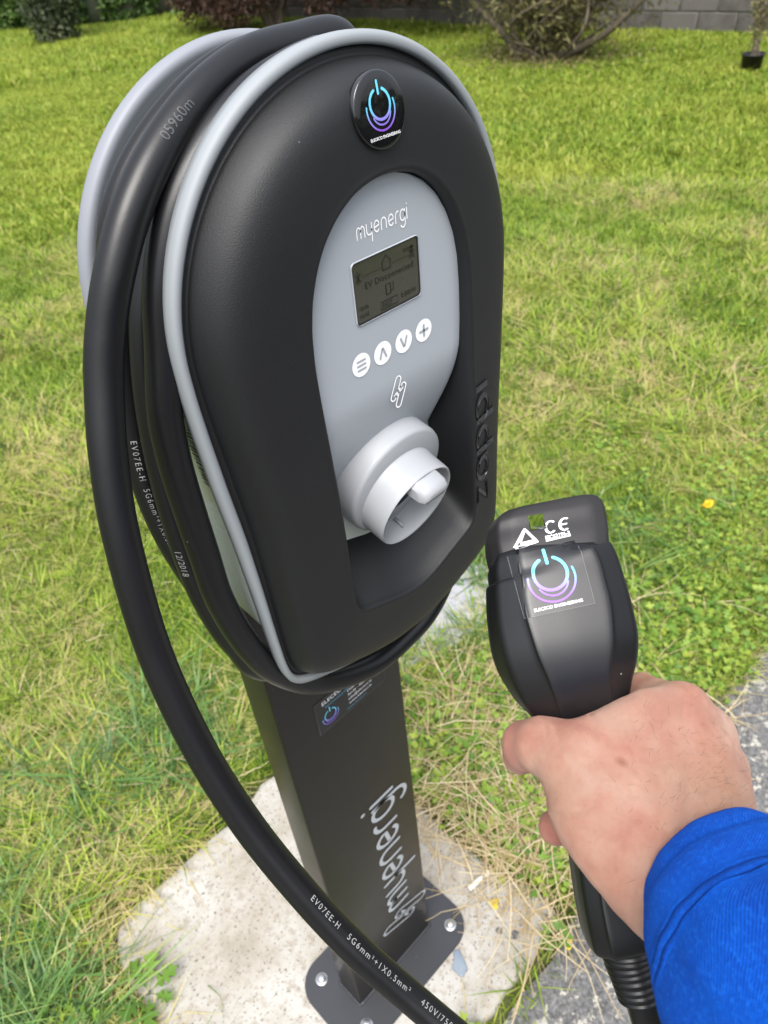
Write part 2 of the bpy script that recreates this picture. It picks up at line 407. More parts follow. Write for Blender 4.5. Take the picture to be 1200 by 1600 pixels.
# block wall
def block_mesh(i, L=.44, H=.205, T=.14):
    rnd = random.Random(i); vf = box(-T/2, T/2, 0, L, 0, H)
    me = bevel_mesh(vf, .008, 1, 'block')
    for v in me.vertices:
        q = v.co*9+Vector((i*3.1, 0, 0)); v.co += Vector((noise.noise(q), noise.noise(q+Vector((4,0,0))), noise.noise(q+Vector((0,6,0)))))*.006
    return me
m = mat('weathered_block', (.2,.2,.19), .95); c = coords(m)
oi = N(m, 'ShaderNodeObjectInfo'); n1 = noise_n(m, c, 7, 6, .7); n2 = noise_n(m, c, 60, 4, .6)
base = ramp(m, oi.outputs['Random'], [(0, (.07,.062,.056)), (.5, (.11,.10,.092)), (1, (.16,.15,.14))])
base = mix(m, ramp(m, n1.outputs[0], [(.4, (0,0,0)), (.65, (.7,.7,.7))]), base, (.15,.142,.132))
base = mix(m, ramp(m, n2.outputs[0], [(.55, (0,0,0)), (.75, (.6,.6,.6))]), base, (.07,.07,.055))
LK(m, base, bsdf(m).inputs['Base Color']); bump(m, n2.outputs[0], .8, .01); M['block'] = m
M['mortar'] = plastic('pale_mortar', (.30,.295,.28), .9, 60, .5, .01)
wall = empty('block_wall', 'weathered grey concrete block wall along the back of the lawn', 'wall', (9.42, 1, 0))
obj('mortar', box(-.055, .055, 0, 13.5, -.05, 1.515), M['mortar'], wall)
bl = [block_mesh(i) for i in range(6)]
for b in bl: b.materials.append(M['block'])
cnt = 0
for row in range(7):
    for k in range(30):
        y0 = k*.457-(.22 if row % 2 else 0)
        if y0 < 0 or y0+.44 > 13.5: continue
        o = obj('block', bl[(k*5+row*3) % 6], None, wall, (0, y0, row*.217-.01)); cnt += 1

# ================================================================== post with base plate
post = empty('charger_post', 'dark powder-coated steel post with a bolted base plate, carrying the charger', 'post')
PX, PD, PH = .092, .0533, 1.33
def shell(x0, x1, y0, y1, z0, z1, r=.004):
    def rr(z):
        P = []
        for cx, cy, a0 in ((x1-r, y1-r, 0), (x0+r, y1-r, 90), (x0+r, y0+r, 180), (x1-r, y0+r, 270)):
            P += [(cx+r*math.cos(math.radians(a0+t)), cy+r*math.sin(math.radians(a0+t)), z) for t in (0, 22.5, 45, 67.5, 90)]
        return P
    return loft([rr(z0), rr(z0+.02), rr((z0+z1)/2), rr(z1)], cap0=True, cap1=True)
me = mesh('post_tube', *shell(-PX, PX, 0, PD, .0062, PH)); me.set_sharp_from_angle(angle=math.radians(35)); obj('post_tube', me, M['post'], post)
def rrect(x0, x1, y0, y1, r, n=10):
    P = []
    for cx, cy, a0 in ((x1-r, y1-r, 0), (x0+r, y1-r, 90), (x0+r, y0+r, 180), (x1-r, y0+r, 270)):
        P += [(cx+r*math.cos(math.radians(a0+90*i/n)), cy+r*math.sin(math.radians(a0+90*i/n))) for i in range(n+1)]
    return P
P = rrect(-.152, .152, -.062, .115, .05)
rings = [[(x*s, .0265+(y-.0265)*s, z) for x, y in P] for s, z in ((1, .0008), (1, .0052), (.993, .0062))]
me = mesh('base_plate', *loft(rings, cap0=True, cap1=True)); me.set_sharp_from_angle(angle=math.radians(40)); obj('base_plate', me, M['plate'], post)
wp = [(-PX-.001, -.001), (PX+.001, -.001), (PX+.001, PD+.001), (-PX-.001, PD+.001), (-PX-.001, -.001)]
wpath = []
for (ax, ay), (bx, by) in zip(wp, wp[1:]):
    for t in np.linspace(0, 1, 22)[:-1]: wpath.append(Vector((ax+(bx-ax)*t, ay+(by-ay)*t, .0068)))
obj('weld_bead', tube(wpath+[wpath[0]], [.0030+.0009*noise.noise(Vector((i*.9,0,0))) for i in range(len(wpath)+1)], 8), M['plate'], post)
for bx, by in ((.118, -.030), (-.112, .082), (-.106, -.030), (.118, .082)):
    bo = obj('bolt', lathe([(0,.0132),(.0035,.0130),(.0060,.0116),(.0071,.0096),(.0073,.0076),(.0105,.0074),(.0112,.0068),(.0112,.0062)], (bx, by, 0), (0,0,1), seg=20), M['steel'], post)
# lettering on the post, reading upwards
(wv, wl) = word2d('myenergi', .041, .175); sc = .352/wl
def on_post(x, y): return (.0485-y, -.0006, .208+x*sc)
obj('lettering', mesh('lettering', *place(wv, on_post), smooth=False), M['gprint'], post)
def on_post2(x, y): return (.040-y, -.0006, .176+x)
obj('bolt_emblem', mesh('bolt_emblem', *place(bolt_logo(.105, .0045), lambda x, y: (.038+y*1.0, -.0006, .156-x*.85)), smooth=False), M['gprint'], post)
# contact sticker
ps = obj('contact_sticker', mesh('contact_sticker', [(-.044,-.0005,.779),(.064,-.0005,.779),(.064,-.0005,.834),(-.044,-.0005,.834)], [(0,1,2,3)], False), M['film'], post)
fr = j2([ribbon2d([(-.044,.779),(.064,.779),(.064,.834),(-.044,.834),(-.044,.779)], .0007, False)])
obj('sticker_edge', mesh('sticker_edge', *place(fr, lambda x, y: (x, -.0008, y)), smooth=False), M['filmedge'], ps)
obj('power_emblem', mesh('power_emblem', *place(power_logo(.0085), lambda x, y: (x-.0245, -.0010, y+.801)), smooth=False), grad_mat('sticker_gradient', 2, .785, .815), ps)
M['blueprint'] = mat('blue_print', (.10,.30,.42), .5)
for s, sx, sz, size, mm in (('ELECECO ENGINEERING', -.034, .824, .0088, 'white'), ('RENEWABLE ENERGY', -.030, .8165, .0050, 'blueprint'), ('Dublin - 087', .004, .8130, .0058, 'white'), ('Sandy - 086', .004, .8055, .0058, 'white'), ('info@elececo.ie', .004, .7975, .0058, 'white'), ('www.elececo.ie', .004, .7900, .0058, 'white'), ('www.elececo.ie', .0, .7830, .0050, 'blueprint')):
    obj('lettering', mesh('lettering', *place(text2d(s, size), lambda x, y: (x+sx, -.0010, y+sz)), smooth=False), M[mm], ps)

# ================================================================== charger
ch = empty('ev_charger', 'black and grey wall charger with rounded top, small screen and white socket holder', 'ev charger', (0, 0, ZC))
ch_inv = Vector((0, 0, -ZC))
def cpart(name, vf, m, parent=ch, smooth=True, sharp=None, label=None):
    V, F = vf if not isinstance(vf, bpy.types.Mesh) else ([v.co for v in vf.vertices], [tuple(p.vertices) for p in vf.polygons])
    V = [(v[0], v[1], v[2]-ZC) for v in V]
    me = fixn(mesh(name, V, F, smooth))
    if sharp: me.set_sharp_from_angle(angle=math.radians(sharp))
    o = obj(name, me, m, parent)
    if label: o['label'] = label
    return o
# rim band
prof = [(0, -.1050), (-.0002, -.1085), (.0008, -.1108), (.0025, -.1120), (.0052, -.1120), (.0066, -.1112), (.0070, -.1090), (.0070, -.1050), (.0075, -.0990), (.001, -.0990), (0, -.1050)]
rings = [[pol(rimR[k]-d, k, y) for k in range(NA)] for d, y in prof]
cpart('rim', loft(rings), M['rim'])
# cover, lip, recess walls
rings = []
for d, y in ((.0072, -.096), (.0069, -.1075), (.0074, -.1082), (.0105, -.1084), (.0121, -.1088), (.0123, -.1096)):
    rings.append([pol(rimR[k]-d, k, y) for k in range(NA)])
ds = [0, .0006, .0014, .0026, .0042, .0062, .0086, .0116, .0155, .0205, .027, .035, .044]
for j, s in enumerate(ds+[.70, .80, .88, .94]):
    r = []
    for k in range(NA):
        L = rimR[k]-.0124-openR[k]; d = s if j < len(ds) else s*L
        if j < len(ds): d = min(d, L*(.60*(j+1)/len(ds)) if d > L*(.60*(j+1)/len(ds)) else d)
        R_ = rimR[k]-.0124-d; z = CZ+R_*math.cos(ANG[k]); r.append(pol(R_, k, cover_y(d, L, z)))
    rings.append(r)
lipprof = [(.0022, .0000), (.0010, .0004), (.0002, .0014), (-.0006, .0032), (-.0014, .0056)]
for dr, dy in lipprof:
    rings.append([pol(openR[k]+dr, k, lip_y(CZ+openR[k]*math.cos(ANG[k]))+dy) for k in range(NA)])
def deep(k, f):   # recess wall going back to the cup floor
    x, z = CX+openR[k]*math.sin(ANG[k]), CZ+openR[k]*math.cos(ANG[k])
    x2 = x*.90; z2 = z
    low = 1-sst(1.085, 1.20, z)
    z2 = max(z, 1.085)+low*.052*(.9)
    y0 = lip_y(z)+.0056; yb = -.094
    if z > 1.20: x2 = x*.97; z2 = z-.002
    t = sst(1.19, 1.23, z); x2 = x*(.90*(1-t)+.965*t)
    return Vector((x*(1-f)+x2*f-.0014*math.sin(ANG[k]), y0*(1-f)+yb*f, z*(1-f)+z2*f))
for f in (.2, .45, .7, .9, 1.0): rings.append([tuple(deep(k, f)) for k in range(NA)])
V, F = loft(rings); b = (len(rings)-1)*NA; k0 = len(V); V.append((0, -.094, 1.26))
for j in range(NA): F.append((b+j, b+(j+1) % NA, k0))
cover = cpart('front_cover', (V, F), M['black'])
# grey panel: an egg that bends back below the emblem
def panel_half(z):
    P = [(1.4035,0),(1.4025,.012),(1.3985,.0245),(1.391,.037),(1.380,.048),(1.367,.0562),(1.352,.0622),(1.335,.0656),(1.315,.0668),(1.29,.0668),(1.27,.0655),(1.25,.0625),(1.23,.0585),(1.21,.0545),(1.18,.050),(1.14,.047)]
    for (z1, x1), (z2, x2) in zip(P, P[1:]):
        if z <= z1 and z >= z2: t = (z1-z)/(z1-z2); return (x1+(x2-x1)*t)*1.03
    return P[-1][1]*1.03
def panel_y(z): return -.1316+(.040*(sst(0, 1, (1.275-z)/.13)) if z < 1.275 else 0)
rings = []
zz = [1.4035-.0035*(i/8)**1.6 for i in range(9)]+list(np.linspace(1.398, 1.14, 80))
for z in zz:
    hw = max(panel_half(z), .0002)
    rings.append([(hw*u, panel_y(z)+(.0012*max(0, (abs(u)-.97)/.03)**2), z) for u in np.linspace(-1, 1, 31)]+[(hw, panel_y(z)+.006, z), (-hw, panel_y(z)+.006, z)])
cpart('control_panel', loft(rings, cap0=True, cap1=True), M['panel'], sharp=50)
YP = -.1316
def flat(vf, name, m, parent, y=YP-.0003, ox=0, oz=0):
    return cpart(name, place(vf, lambda a, b: (a+ox, y, b+oz)), m, parent, smooth=False)
panel = [o for o in ch.children if o.name.startswith('control_panel')][0]
(wv, wl) = word2d('myenergi', .0064, .15); sc = .0435/wl
flat(([(x*sc, y) for x, y in wv[0]], wv[1]), 'lettering', M['white'], panel, ox=-.0212, oz=1.3735)
flat(bolt_logo(.024, .00095), 'bolt_emblem', M['white'], panel, ox=.0015, oz=1.2625)
# screen: recessed bezel, glass, segments
P = rrect(-.0288, .0288, 1.3225, 1.3615, .0030, 5)
scr = cpart('screen', ([(x, YP-.0004, z) for x, z in P], [tuple(range(len(P)))]), M['lcd'], smooth=False)
fr = []
for i in range(len(P)): pass
ins = rrect(-.0279, .0276, 1.3237, 1.3606, .0022, 5)
bz = loft([[(x, YP-.0006, z) for x, z in P], [(x, YP-.0006, z) for x, z in ins]])
cpart('bezel', bz, M['lcd_dark'], scr, smooth=False)
out = rrect(-.0294, .0294, 1.3219, 1.3621, .0034, 5)
cpart('frame_lip', loft([[(x, YP-.0003, z) for x, z in out], [(x, YP-.0011, z) for x, z in P], [(x, YP-.0006, z) for x, z in P]]), M['panel'], scr, smooth=False)
ink = []
def T(s, x, z, size, **k): V, F = text2d(s, size, **k); ink.append(([(a+x, b+z) for a, b in V], F))
def Rb(P, w): ink.append(ribbon2d(P, w, False))
T('EV Disconnected', -.0195, 1.3432, .0056, spacing=1.1); T('0.00kW', .0105, 1.3268, .0044); T('0.0kW', .015, 1.3545, .0034)
T('FAST', -.0062, 1.3262, .0042); Rb([(-.0075,1.3253),(.0075,1.3253),(.0075,1.3302),(-.0075,1.3302),(-.0075,1.3253)], .0005)
T('10:06', -.0262, 1.3312, .0038); T('16:02', -.0262, 1.3264, .0038)
Rb([(-.0035,1.3495),(-.0035,1.3545),(0,1.3580),(.0035,1.3545),(.0035,1.3495),(-.0035,1.3495)], .0006)
Rb([(-.002,1.3335),(-.002,1.340),(.002,1.340),(.002,1.3335),(-.002,1.3335)], .0007); Rb([(.002,1.335),(.0045,1.335),(.0045,1.340)], .0005)
for k in range(9): Rb([(-.020+k*.0018, 1.3515), (-.0193+k*.0018, 1.3515)], .0005)
for k in range(9): Rb([(.0055+k*.0018, 1.3515), (.0062+k*.0018, 1.3515)], .0005)
Rb([(-.026,1.354),(-.022,1.349)], .0006); Rb([(-.026,1.349),(-.022,1.354)], .0006); Rb([(-.024,1.3555),(-.024,1.3478)], .0005)
Rb([(.0225,1.349),(.0225,1.357)], .0007); Rb([(.020,1.3535),(.025,1.3535)], .0006); Rb([(.0205,1.356),(.0245,1.356)], .0006); Rb([(.0205,1.349),(.0225,1.356),(.0245,1.349)], .0006)
flat(j2(ink), 'display_segments', M['lcd_ink'], scr, y=YP-.0007)
# buttons
for i, bx in enumerate((-.0292, -.0098, .0100, .0296)):
    bt = flat(([(.00795*math.cos(2*PI*k/40), .00795*math.sin(2*PI*k/40)) for k in range(40)], [tuple(range(40))]), 'button', M['white'], ch, y=YP-.0004, ox=bx, oz=1.2967)
    if i == 0: g = [ribbon2d([(-.0034, z), (.0034, z)], .0013) for z in (-.0030, 0, .0030)]; bt['label'] = 'round white button with three menu bars'
    if i == 1: g = [ribbon2d([(-.0028,-.0030),(-.0003,.0034),(.0003,.0034),(.0028,-.0030)], .0015)]; bt['label'] = 'round white button with an up arrow'
    if i == 2: g = [ribbon2d([(-.0028,.0030),(-.0003,-.0034),(.0003,-.0034),(.0028,.0030)], .0015)]; bt['label'] = 'round white button with a down arrow'
    if i == 3: g = [ribbon2d([(-.0038,0),(.0038,0)], .0018), ribbon2d([(0,-.0038),(0,-.0009)], .0018), ribbon2d([(0,.0009),(0,.0038)], .0018)]; bt['label'] = 'round white button with a plus sign'
    flat(j2(g), 'symbol', M['panel'], bt, y=YP-.0007, ox=bx, oz=1.2967)
# socket holder
Mc = Vector((-.0005, -.144, 1.1685)); phi = math.radians(17); ax = Vector((0, -math.cos(phi), -math.sin(phi)))
prof = [(.0430, -.066), (.0425, -.034), (.0400, -.030), (.0382, -.024), (.0374, -.016), (.0372, -.004), (.0370, -.0012), (.0362, 0), (.0350, -.0006), (.0346, -.002), (.0342, -.018), (.0325, -.0185), (.0322, -.0500), (0.0005, -.0505)]
sk = cpart('socket_holder', lathe(prof, Mc, ax, seg=96), M['socket'], sharp=38)
phi2 = math.radians(14); ax2 = Vector((0, -math.cos(phi2), -math.sin(phi2)))
Cc = Vector((0, -.1255, 1.183))
prof = [(.047, -.035), (.0468, -.004), (.0460, -.0012), (.0440, 0), (.030, .0004)]
cpart('collar', lathe(prof, Cc, ax2, seg=96), M['socket'], sk, sharp=60)
# latch block over the mouth
ux = ax.cross(Vector((0,0,1))).normalized(); uz = ux.cross(ax).normalized()
if uz.z < 0: uz = -uz
def latch_pt(x, h, d): return Mc+ux*x+uz*h+ax*d
LV = []
ringsL = []
for d, w2, h0, h1 in ((-.022, .0130, .0195, .0335), (.000, .0135, .0195, .0345), (.0090, .0132, .0200, .0342), (.0135, .0118, .0220, .0320), (.0145, .0098, .0240, .0295)):
    ringsL.append([latch_pt(x, h, d) for x, h in [(-w2, h0+.003), (-w2, h1-.0035), (-w2*.72, h1), (w2*.72, h1), (w2, h1-.0035), (w2, h0+.003), (w2*.7, h0), (-w2*.7, h0)]])
me = mesh('latch', *loft(ringsL, cap0=True, cap1=True))
cpart('latch', me, M['socket'], sk, sharp=45)
cpart('key_rib', joinm([box(-.0012, .0012, -.012, 0, -.0015, .0015)]) if False else loft([[latch_pt(x, h, d) for x, h in ((-.001, -.034), (.001, -.034), (.001, -.0315), (-.001, -.0315))] for d in (-.018, -.008)], cap0=True, cap1=True), M['socket'], sk)
# badge
bn = Vector((0, -math.cos(math.radians(9.5)), math.sin(math.radians(9.5)))); bu = Vector((1,0,0)); bw = bu.cross(bn); bw = -bw if bw.z < 0 else bw
bc = Vector((0, -.1361, 1.4370))
def on_badge(x, y, h=.0022): return bc+bu*x+bw*y+bn*h
bring = [[on_badge(r*math.cos(2*PI*k/64), r*math.sin(2*PI*k/64), h) for k in range(64)] for r, h in ((.0190, -.003), (.0190, .0010), (.0187, .0014), (.0181, .0016), (.014, .0017), (.008, .00175))]
V, F = loft(bring); k0 = len(V); V.append(tuple(on_badge(0, 0, .0018)))
for j in range(64): F.append((5*64+j, 5*64+(j+1) % 64, k0))
badge = cpart('round_badge', (V, F), M['badge'])
cpart('power_emblem', place(power_logo(.0074), lambda x, y: on_badge(x, y+.0030, .0021)), grad_mat('badge_gradient', 2, 1.428-ZC, 1.446-ZC), badge, smooth=False)
cpart('lettering', place(text2d('ELECECO ENGINEERING', .0021, align='CENTER', bold=.012), lambda x, y: on_badge(x, y-.0135, .0021)), M['white'], badge, smooth=False)
# debossed name on the right strip of the cover
M['deboss'] = mat('deep_black_gloss', (.004,.004,.005), .08, coat=.5)
(wv, wl) = word2d('zappi', .0155, .16); sc = .118/wl
def strip_y(x, z):
    a = math.atan2(x-CX, z-CZ) % (2*PI); k = int(a/(2*PI)*NA+.5) % NA
    r = math.hypot(x-CX, z-CZ); L = rimR[k]-.0124-openR[k]; return cover_y(rimR[k]-.0124-r, L, z)
st_, wd_ = glyphs('zappi'); hz = .0155; gv = joinm([groove3([(a*hz, b*hz) for a, b in q], .0032) for q in st_])
cpart('debossed_name', ([(.0885-y, strip_y(.0885-y, 1.122+x*sc)-.0009+.0007*d, 1.122+x*sc) for x, y, d in gv[0]], gv[1]), M['deboss'], cover, smooth=False)
# housing behind the rim and pale holder flange
rings = []
for off, y in ((.022, -.1000), (.024, -.06), (.026, -.03), (.028, -.006)):
    rings.append([pol(rimR[k]-off, k, y) for k in range(NA)])
hous = cpart('housing', loft(rings, cap0=True, cap1=True), M['housing'])
V0 = []
def on_side(s, y, h=.0004):   # s = height z on the left side of the housing
    a = None
    best = min(range(NA), key=lambda k: abs((CZ+(rimR[k]-.0235)*math.cos(ANG[k]))-s)+(10 if math.sin(ANG[k]) > 0 else 0))
    k2 = (best+1) % NA; k1 = best-1
    zb = lambda k: CZ+(rimR[k]-.0235)*math.cos(ANG[k]); xb = lambda k: CX+(rimR[k]-.0235)*math.sin(ANG[k])
    t = (s-zb(k1))/((zb(k2)-zb(k1)) or 1); return (xb(k1)+(xb(k2)-xb(k1))*t-h-.0028, y, s)
rowsz = list(np.linspace(1.197, 1.31, 30))
cpart('label_sticker', loft([[on_side(z, y, .0008) for y in (-.085, -.062, -.043)] for z in rowsz], closed=False), M['white'] if False else mat('white_label', (.66,.72,.50), .5), hous, smooth=False)
bars = []
rb = random.Random(3); z = 1.216
while z < 1.305:
    w_ = rb.choice((.0008, .0012, .002)); bars.append(([on_side(z, -.070, .0016), on_side(z, -.050, .0016), on_side(z+w_, -.050, .0016), on_side(z+w_, -.070, .0016)], [(0,1,2,3)])); z += w_+rb.choice((.0010, .0016))
bars.append(place(text2d('-030', .010), lambda x, y: on_side(1.2005+x*.7, -.070+y, .0016)))
cpart('barcode', joinm(bars), mat('label_ink', (.03,.03,.03), .6), hous, smooth=False)
prof = [(.100, .002), (.132, .002), (.1372, -.001), (.1392, -.006), (.1388, -.012), (.1362, -.0150), (.1320, -.0140), (.1270, -.0085), (.1200, -.0075), (.1120, -.0130), (.104, -.024), (.100, -.05)]
fl = cpart('cable_holder_flange', lathe([(r, -y-.0) for r, y in prof], (0, 0, 1.331), (0, -1, 0), seg=128), M['flange'])
# bracket between housing and post
cpart('mounting_bracket', box(-.07, .07, -.0055, -.0005, 1.12, 1.42), M['post'])

# ================================================================== charging cable
RC = .0103
loopC = [(-0.0083, -0.038, 1.4594), (-0.0449, -0.038, 1.4506), (-0.0837, -0.038, 1.4292), (-0.1109, -0.038, 1.4038), (-0.1269, -0.038, 1.3724), (-0.1341, -0.038, 1.3436), (-0.142, -0.038, 1.3083), (-0.1469, -0.038, 1.278), (-0.1515, -0.038, 1.2369), (-0.1494, -0.038, 1.1819), (-0.1382, -0.038, 1.1158), (-0.1212, -0.038, 1.0504), (-0.0984, -0.038, 0.9879)]
loopD = [(-0.0419, -0.062, 1.4436), (-0.0733, -0.062, 1.4245), (-0.0995, -0.062, 1.401), (-0.1173, -0.062, 1.3706), (-0.1299, -0.062, 1.3404), (-0.1411, -0.062, 1.2955), (-0.148, -0.062, 1.2402), (-0.1503, -0.062, 1.179), (-0.1481, -0.062, 1.1291), (-0.1374, -0.062, 1.0722), (-0.1145, -0.062, 1.0173)]
loopA = [(0.0012, -0.0925, 1.46), (-0.0201, -0.0925, 1.4575), (-0.0478, -0.0925, 1.4509), (-0.0748, -0.0925, 1.4381), (-0.0985, -0.0925, 1.4201), (-0.1153, -0.0925, 1.4), (-0.1283, -0.0925, 1.3742), (-0.1382, -0.0925, 1.3408), (-0.1472, -0.0925, 1.3098), (-0.1505, -0.0925, 1.2868), (-0.152, -0.0925, 1.2571), (-0.1518, -0.0925, 1.198), (-0.1508, -0.0925, 1.1518), (-0.14, -0.0925, 1.0926), (-0.1218, -0.0925, 1.0442), (-0.0857, -0.0925, 0.9971), (-0.0265, -0.0925, 0.964), (0.0268, -0.0925, 0.9629), (0.0598, -0.0925, 0.9744)]
# B: over the top, then out to the front-left, down past the post to the plug
loopB1 = [(0.055, -0.05, 1.4598), (0.0127, -0.058, 1.4638), (-0.0303, -0.068, 1.463)]
loopB2 = [(-0.0708, -0.078, 1.4534), (-0.1058, -0.085, 1.4354)]
loopB3 = [(-0.1315, -0.0895, 1.4146), (-0.1517, -0.0923, 1.3893), (-0.1661, -0.0933, 1.364), (-0.1771, -0.096, 1.3401), (-0.1923, -0.1042, 1.3028), (-0.2057, -0.1154, 1.258), (-0.2185, -0.1343, 1.1909), (-0.2247, -0.1632, 1.1277), (-0.2246, -0.1975, 1.0727), (-0.2195, -0.2371, 1.0247), (-0.2128, -0.2721, 0.9901), (-0.2029, -0.3063, 0.9589), (-0.1934, -0.342, 0.934)]
loopE = [(-0.1857, -0.3735, 0.9192), (-0.1725, -0.4099, 0.9123), (-0.1566, -0.4373, 0.9317), (-0.1405, -0.444, 0.9702), (-0.1343, -0.4375, 1.008), (-0.1286, -0.4255, 1.03), (-0.1245, -0.4184, 1.0405)]
R_in = .118
def ringpt(deg, y, r=R_in): return (r*math.sin(math.radians(deg)), y, ZC+r*math.cos(math.radians(deg)))
def lowring(side, y): return [(side*.1, y, 1.06)]
right_up = lambda y: [(.098, y, 1.02), (.114, y, 1.10), (.120, y, 1.20), (.120, y, 1.30), ringpt(60, y), ringpt(30, y)]
pathD = [Vector(p) for p in loopD]+[Vector((-.03, -.064, .972)), Vector((.03, -.066, .972))]+[Vector(p) for p in right_up(-.068)]+[Vector((.02, -.074, ZC+.122))]
pA = [Vector(p) for p in loopA]+[Vector((.090, -.088, 1.000)), Vector((.106, -.080, 1.045))]+[Vector(p) for p in right_up(-.064)[1:]]
pC = [Vector((.03, -.036, ZC+.126))]+[Vector(p) for p in loopC]
cableB = [Vector((.118, -.05, 1.30)), Vector(ringpt(60, -.046)), Vector(ringpt(35, -.045, .124))]+[Vector(p) for p in loopB1+loopB2+loopB3+loopE]
cab = empty('charging_cable', 'thick black charging cable coiled round the charger and looping down to the held plug', 'cable', (-.14, -.06, ZC))
cl = Vector((.14, .06, -ZC))
def shift(vf): return [Vector(v)+cl for v in vf[0]], vf[1]
cA = catmull(pA, 14); cB = catmull(cableB, 14); cC = catmull(pC, 14); cD = catmull(pathD, 14)
for nm, P, l in (('coil_turn', cA, 'front turn of cable just behind the grey rim'), ('coil_turn', cD, 'middle turn of cable'), ('coil_turn', cC, 'rear turn of cable against the pale flange'), ('hanging_loop', cB, 'outermost turn of cable that drops past the post and out of the frame')):
    o = obj(nm, fixn(mesh(nm, *shift(tube(P, RC, 28)))), M['cable'], cab); o['label'] = l
camp = Vector((-0.3101, -0.4557, 1.5252))
def cable_text(path, s, i0, size, spin=0.0, flip=1, parent=cab, spacing=1.0):
    """lettering wrapped on the jacket: path index i0 starts the line, it faces the photographer's side"""
    V2, F2 = text2d(s, size, spacing=spacing); acc = [0]
    for a, b in zip(path[i0:], path[i0+1:]): acc.append(acc[-1]+(b-a).length)
    out = []
    for x, y in V2:
        y -= size*.33
        j = 0
        while j < len(acc)-2 and acc[j+1] < x: j += 1
        t = (x-acc[j])/max(1e-6, acc[j+1]-acc[j]); a, b = path[i0+j], path[i0+j+1]; p = a.lerp(b, t); tg = (b-a).normalized()
        view = (camp-p).normalized(); n = (view-view.dot(tg)*tg).normalized(); bb = tg.cross(n)*flip
        ang = spin+y/RC
        out.append(p+(n*math.cos(ang)-bb*math.sin(ang))*(RC+.00025)+cl)
    return out, F2
def nearest(path, q): q = Vector(q); return min(range(len(path)), key=lambda i: (path[i]-q).length)
K = nearest(cB, (-0.2192, -0.2348, 1.0271))
TXT = []
s0 = 'EV07EE-H   5G6mm²+1X0.5mm²    450V/750V     myenergi'
o = obj('lettering', mesh('lettering', *cable_text(cB, s0, K, .0053, spin=.25, flip=1, spacing=1.35), smooth=False), M['cprint'], [c for c in cab.children if c.name.startswith('hanging')][0])
K = nearest(cC, (-0.1543, -0.038, 1.2701))
obj('lettering', mesh('lettering', *cable_text(cC, 'EV07EE-H  5G6mm²+1X0.5mm²  450V/750V', K, .0056, spin=-.15, flip=1, spacing=1.35), smooth=False), M['cprint'], [c for c in cab.children if c.name.startswith('coil')][2])
K = nearest(cD, (-0.1476, -0.062, 1.1899))
obj('lettering', mesh('lettering', *cable_text(cD, '12/2018', K, .0068, spin=-.6, flip=1, spacing=1.1), smooth=False), M['cprint'], [c for c in cab.children if c.name.startswith('coil')][1])
K = nearest(cB, (-0.0769, -0.052, 1.4429))
obj('lettering', mesh('lettering', *cable_text(list(reversed(cB)), '05960m', len(cB)-1-K-12, .0074, spin=.15, flip=1, spacing=1.05), smooth=False), M['faint'], [c for c in cab.children if c.name.startswith('hanging')][0])

# ================================================================== plug held in the hand (local frame: x right, y up, z towards the photographer)
LO = Vector((-0.0747, -0.346, 1.1528)); LM = Matrix.Translation(LO) @ RM.to_4x4()
plug = empty('charging_plug', 'black vehicle plug with a square hole and round power logo sticker, held in the hand', 'charging plug')
plug.matrix_world = LM
# section: centre x, y, z, half width, front height, back height, facet half width
PXS = 1172.52
def chaikin(P, it=2):
    for _ in range(it):
        Q = []
        for i in range(len(P)):
            a, b = Vector(P[i]), Vector(P[(i+1) % len(P)]); Q += [a*.88+b*.12, a*.12+b*.88]
        P = Q
    return P
# rows: (cx, cy, cz), half width, front, back, facet
SEC_BODY = [((-0.0227, 0.0954, -0.014), 0.03442, 0.0225, 0.023, 0.02073), ((-0.0226, 0.0936, -0.013), 0.03619, 0.0245, 0.0245, 0.02105), ((-0.0217, 0.09, -0.012), 0.03758, 0.0258, 0.026, 0.02137), ((-0.0207, 0.0813, -0.01), 0.03887, 0.0265, 0.028, 0.022), ((-0.019, 0.0688, -0.008), 0.04015, 0.0275, 0.03, 0.02263), ((-0.0167, 0.0529, -0.005), 0.0406, 0.028, 0.032, 0.02066), ((-0.0148, 0.0415, -0.004), 0.03905, 0.027, 0.032, 0.01736), ((-0.013, 0.0328, -0.004), 0.0358, 0.0255, 0.031, 0.01519), ((-0.0109, 0.0253, -0.005), 0.03153, 0.024, 0.028, 0.01414), ((-0.0086, 0.0168, -0.007), 0.02695, 0.0225, 0.025, 0.01347), ((-0.0063, 0.0075, -0.009), 0.02305, 0.0205, 0.022, 0.01244), ((-0.0028, -0.007, -0.011), 0.02058, 0.019, 0.02, 0.01103), ((0.0016, -0.029, -0.011), 0.01948, 0.018, 0.019, 0.01029), ((0.0057, -0.0507, -0.01), 0.0198, 0.018, 0.019, 0.01027), ((0.0095, -0.0718, -0.008), 0.02117, 0.019, 0.021, 0.01095), ((0.0129, -0.0877, -0.007), 0.02258, 0.0205, 0.0225, 0.01238), ((0.0162, -0.1028, -0.006), 0.02325, 0.0215, 0.0235, 0.01308), ((0.018, -0.113, -0.006), 0.02253, 0.021, 0.023, 0.01235), ((0.0186, -0.1159, -0.006), 0.02071, 0.019, 0.021, 0.01163)]
